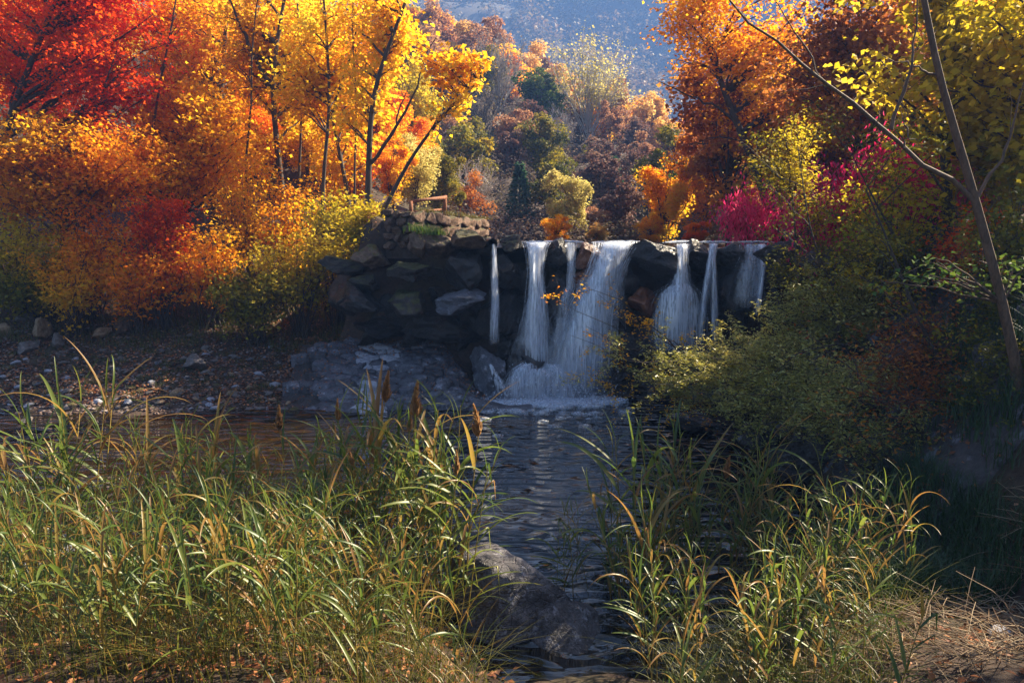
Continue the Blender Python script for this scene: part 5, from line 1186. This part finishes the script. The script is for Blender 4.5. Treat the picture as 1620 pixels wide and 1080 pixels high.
for i in range(1100):
    p = pts[rg.integers(0, len(pts))] + [0, 0, rg.uniform(.01, .12)]; az = rg.uniform(0, 6.28); L_ = rg.uniform(.15, .6)
    d = np.array([math.cos(az), math.sin(az), rg.normal(.1, .25)])
    v, q = tube([p, p + d * L_ * .5 + [0, 0, rg.normal(.02, .03)], p + d * L_], [.004, .0035, .002], 4); st.add(v, q, a=rg.random())
stuff(obj('straw', st.mesh('straw', M['straw'])), 'dry broken straw on the bank at bottom right', 'straw')

bare_stem('crooked dark stem low on the right bank beside the near trunk', 9.0, [(1500, 760), (1470, 690), (1410, 640), (1330, 610)], .025, 75, leaf='rust', nl=2)
bare_stem('tangle of bare brown stems on the shaded right bank', 9.8, [(1560, 640), (1530, 560), (1480, 520), (1430, 470)], .025, 76, leaf='rust', nl=3)
bare_stem('bare arching stem hanging over the right bank rocks', 10.5, [(1450, 640), (1400, 560), (1330, 540), (1260, 560)], .022, 77, leaf='willow', nl=3)
# bird over the valley
bp = P(1065, 19, 45); bd = MB()
V_, F_ = ico(2); bd.add(V_ * np.array([.1, .3, .09]), t=F_)
e = empty('bird', 'small dark bird flying against the blue mountain', 'bird', tuple(bp)); e.rotation_euler = (.9, .3, .6)
obj('body', bd.mesh('body', M['dark'], True), e)
for sgn in (-1, 1):
    wb = MB(); wb.add(np.array([[sgn * .05, .14, 0], [sgn * .3, .1, .09], [sgn * .55, -.06, .02], [sgn * .3, -.1, .08], [sgn * .05, -.14, 0], [sgn * .05, .14, .03], [sgn * .3, .1, .11], [sgn * .55, -.06, .03], [sgn * .3, -.1, .1], [sgn * .05, -.14, .03]]),
        q=[[0, 1, 3, 4], [5, 9, 8, 6]], t=[[1, 2, 3], [6, 8, 7]]); obj('wing', wb.mesh('wing', M['dark']), e)
tb_ = MB(); tb_.add(np.array([[0, -.22, 0], [-.09, -.45, 0], [.09, -.45, 0], [0, -.22, .03], [-.09, -.45, .02], [.09, -.45, .02]]), t=[[0, 1, 2], [3, 5, 4]]); obj('tail', tb_.mesh('tail', M['dark']), e)

# ------------------------------------------------------------------ haze
hm, hnt, hout = newmat('haze_air')
pv = N(hnt, 'ShaderNodeVolumePrincipled'); pv.inputs['Density'].default_value = HAZE_DENSITY; pv.inputs['Color'].default_value = (.21, .42, 1.0, 1); pv.inputs['Anisotropy'].default_value = .2
hnt.links.new(pv.outputs[0], hout.inputs['Volume'])
try: hm.cycles.homogeneous_volume = True
except Exception: pass
hb = MB(); X0, X1, Y0_, Y1_, Z0, Z1 = -620, 620, -120, 700, -35, 232
hb.add(np.array([[a, b, c] for c in (Z0, Z1) for a, b in ((X0, Y0_), (X1, Y0_), (X1, Y1_), (X0, Y1_))]), [[3, 2, 1, 0], [4, 5, 6, 7], [0, 1, 5, 4], [1, 2, 6, 5], [2, 3, 7, 6], [3, 0, 4, 7]])
o = obj('haze', hb.mesh('haze', hm)); o['kind'] = 'stuff'; o['label'] = 'thin blue autumn haze filling the valley'

# ------------------------------------------------------------------ single out look-alikes by their order from left to right
ORD = ['second', 'third', 'fourth', 'fifth', 'sixth', 'seventh', 'eighth', 'ninth', 'tenth', 'eleventh', 'twelfth', 'thirteenth', 'fourteenth', 'fifteenth', 'sixteenth', 'seventeenth', 'eighteenth', 'nineteenth', 'twentieth']
by = {}
for o in THINGS:
    if o.get('label'): by.setdefault(o['label'], []).append(o)
for lab, os_ in by.items():
    if len(os_) < 2: continue
    os_.sort(key=lambda o: proj(o.location)[0])
    for i, o in enumerate(os_):
        w_ = 'leftmost' if i == 0 else ('rightmost' if i == len(os_) - 1 else ORD[min(i - 1, 18)] + ' from left')
        o['label'] = f'{lab}, {w_}'
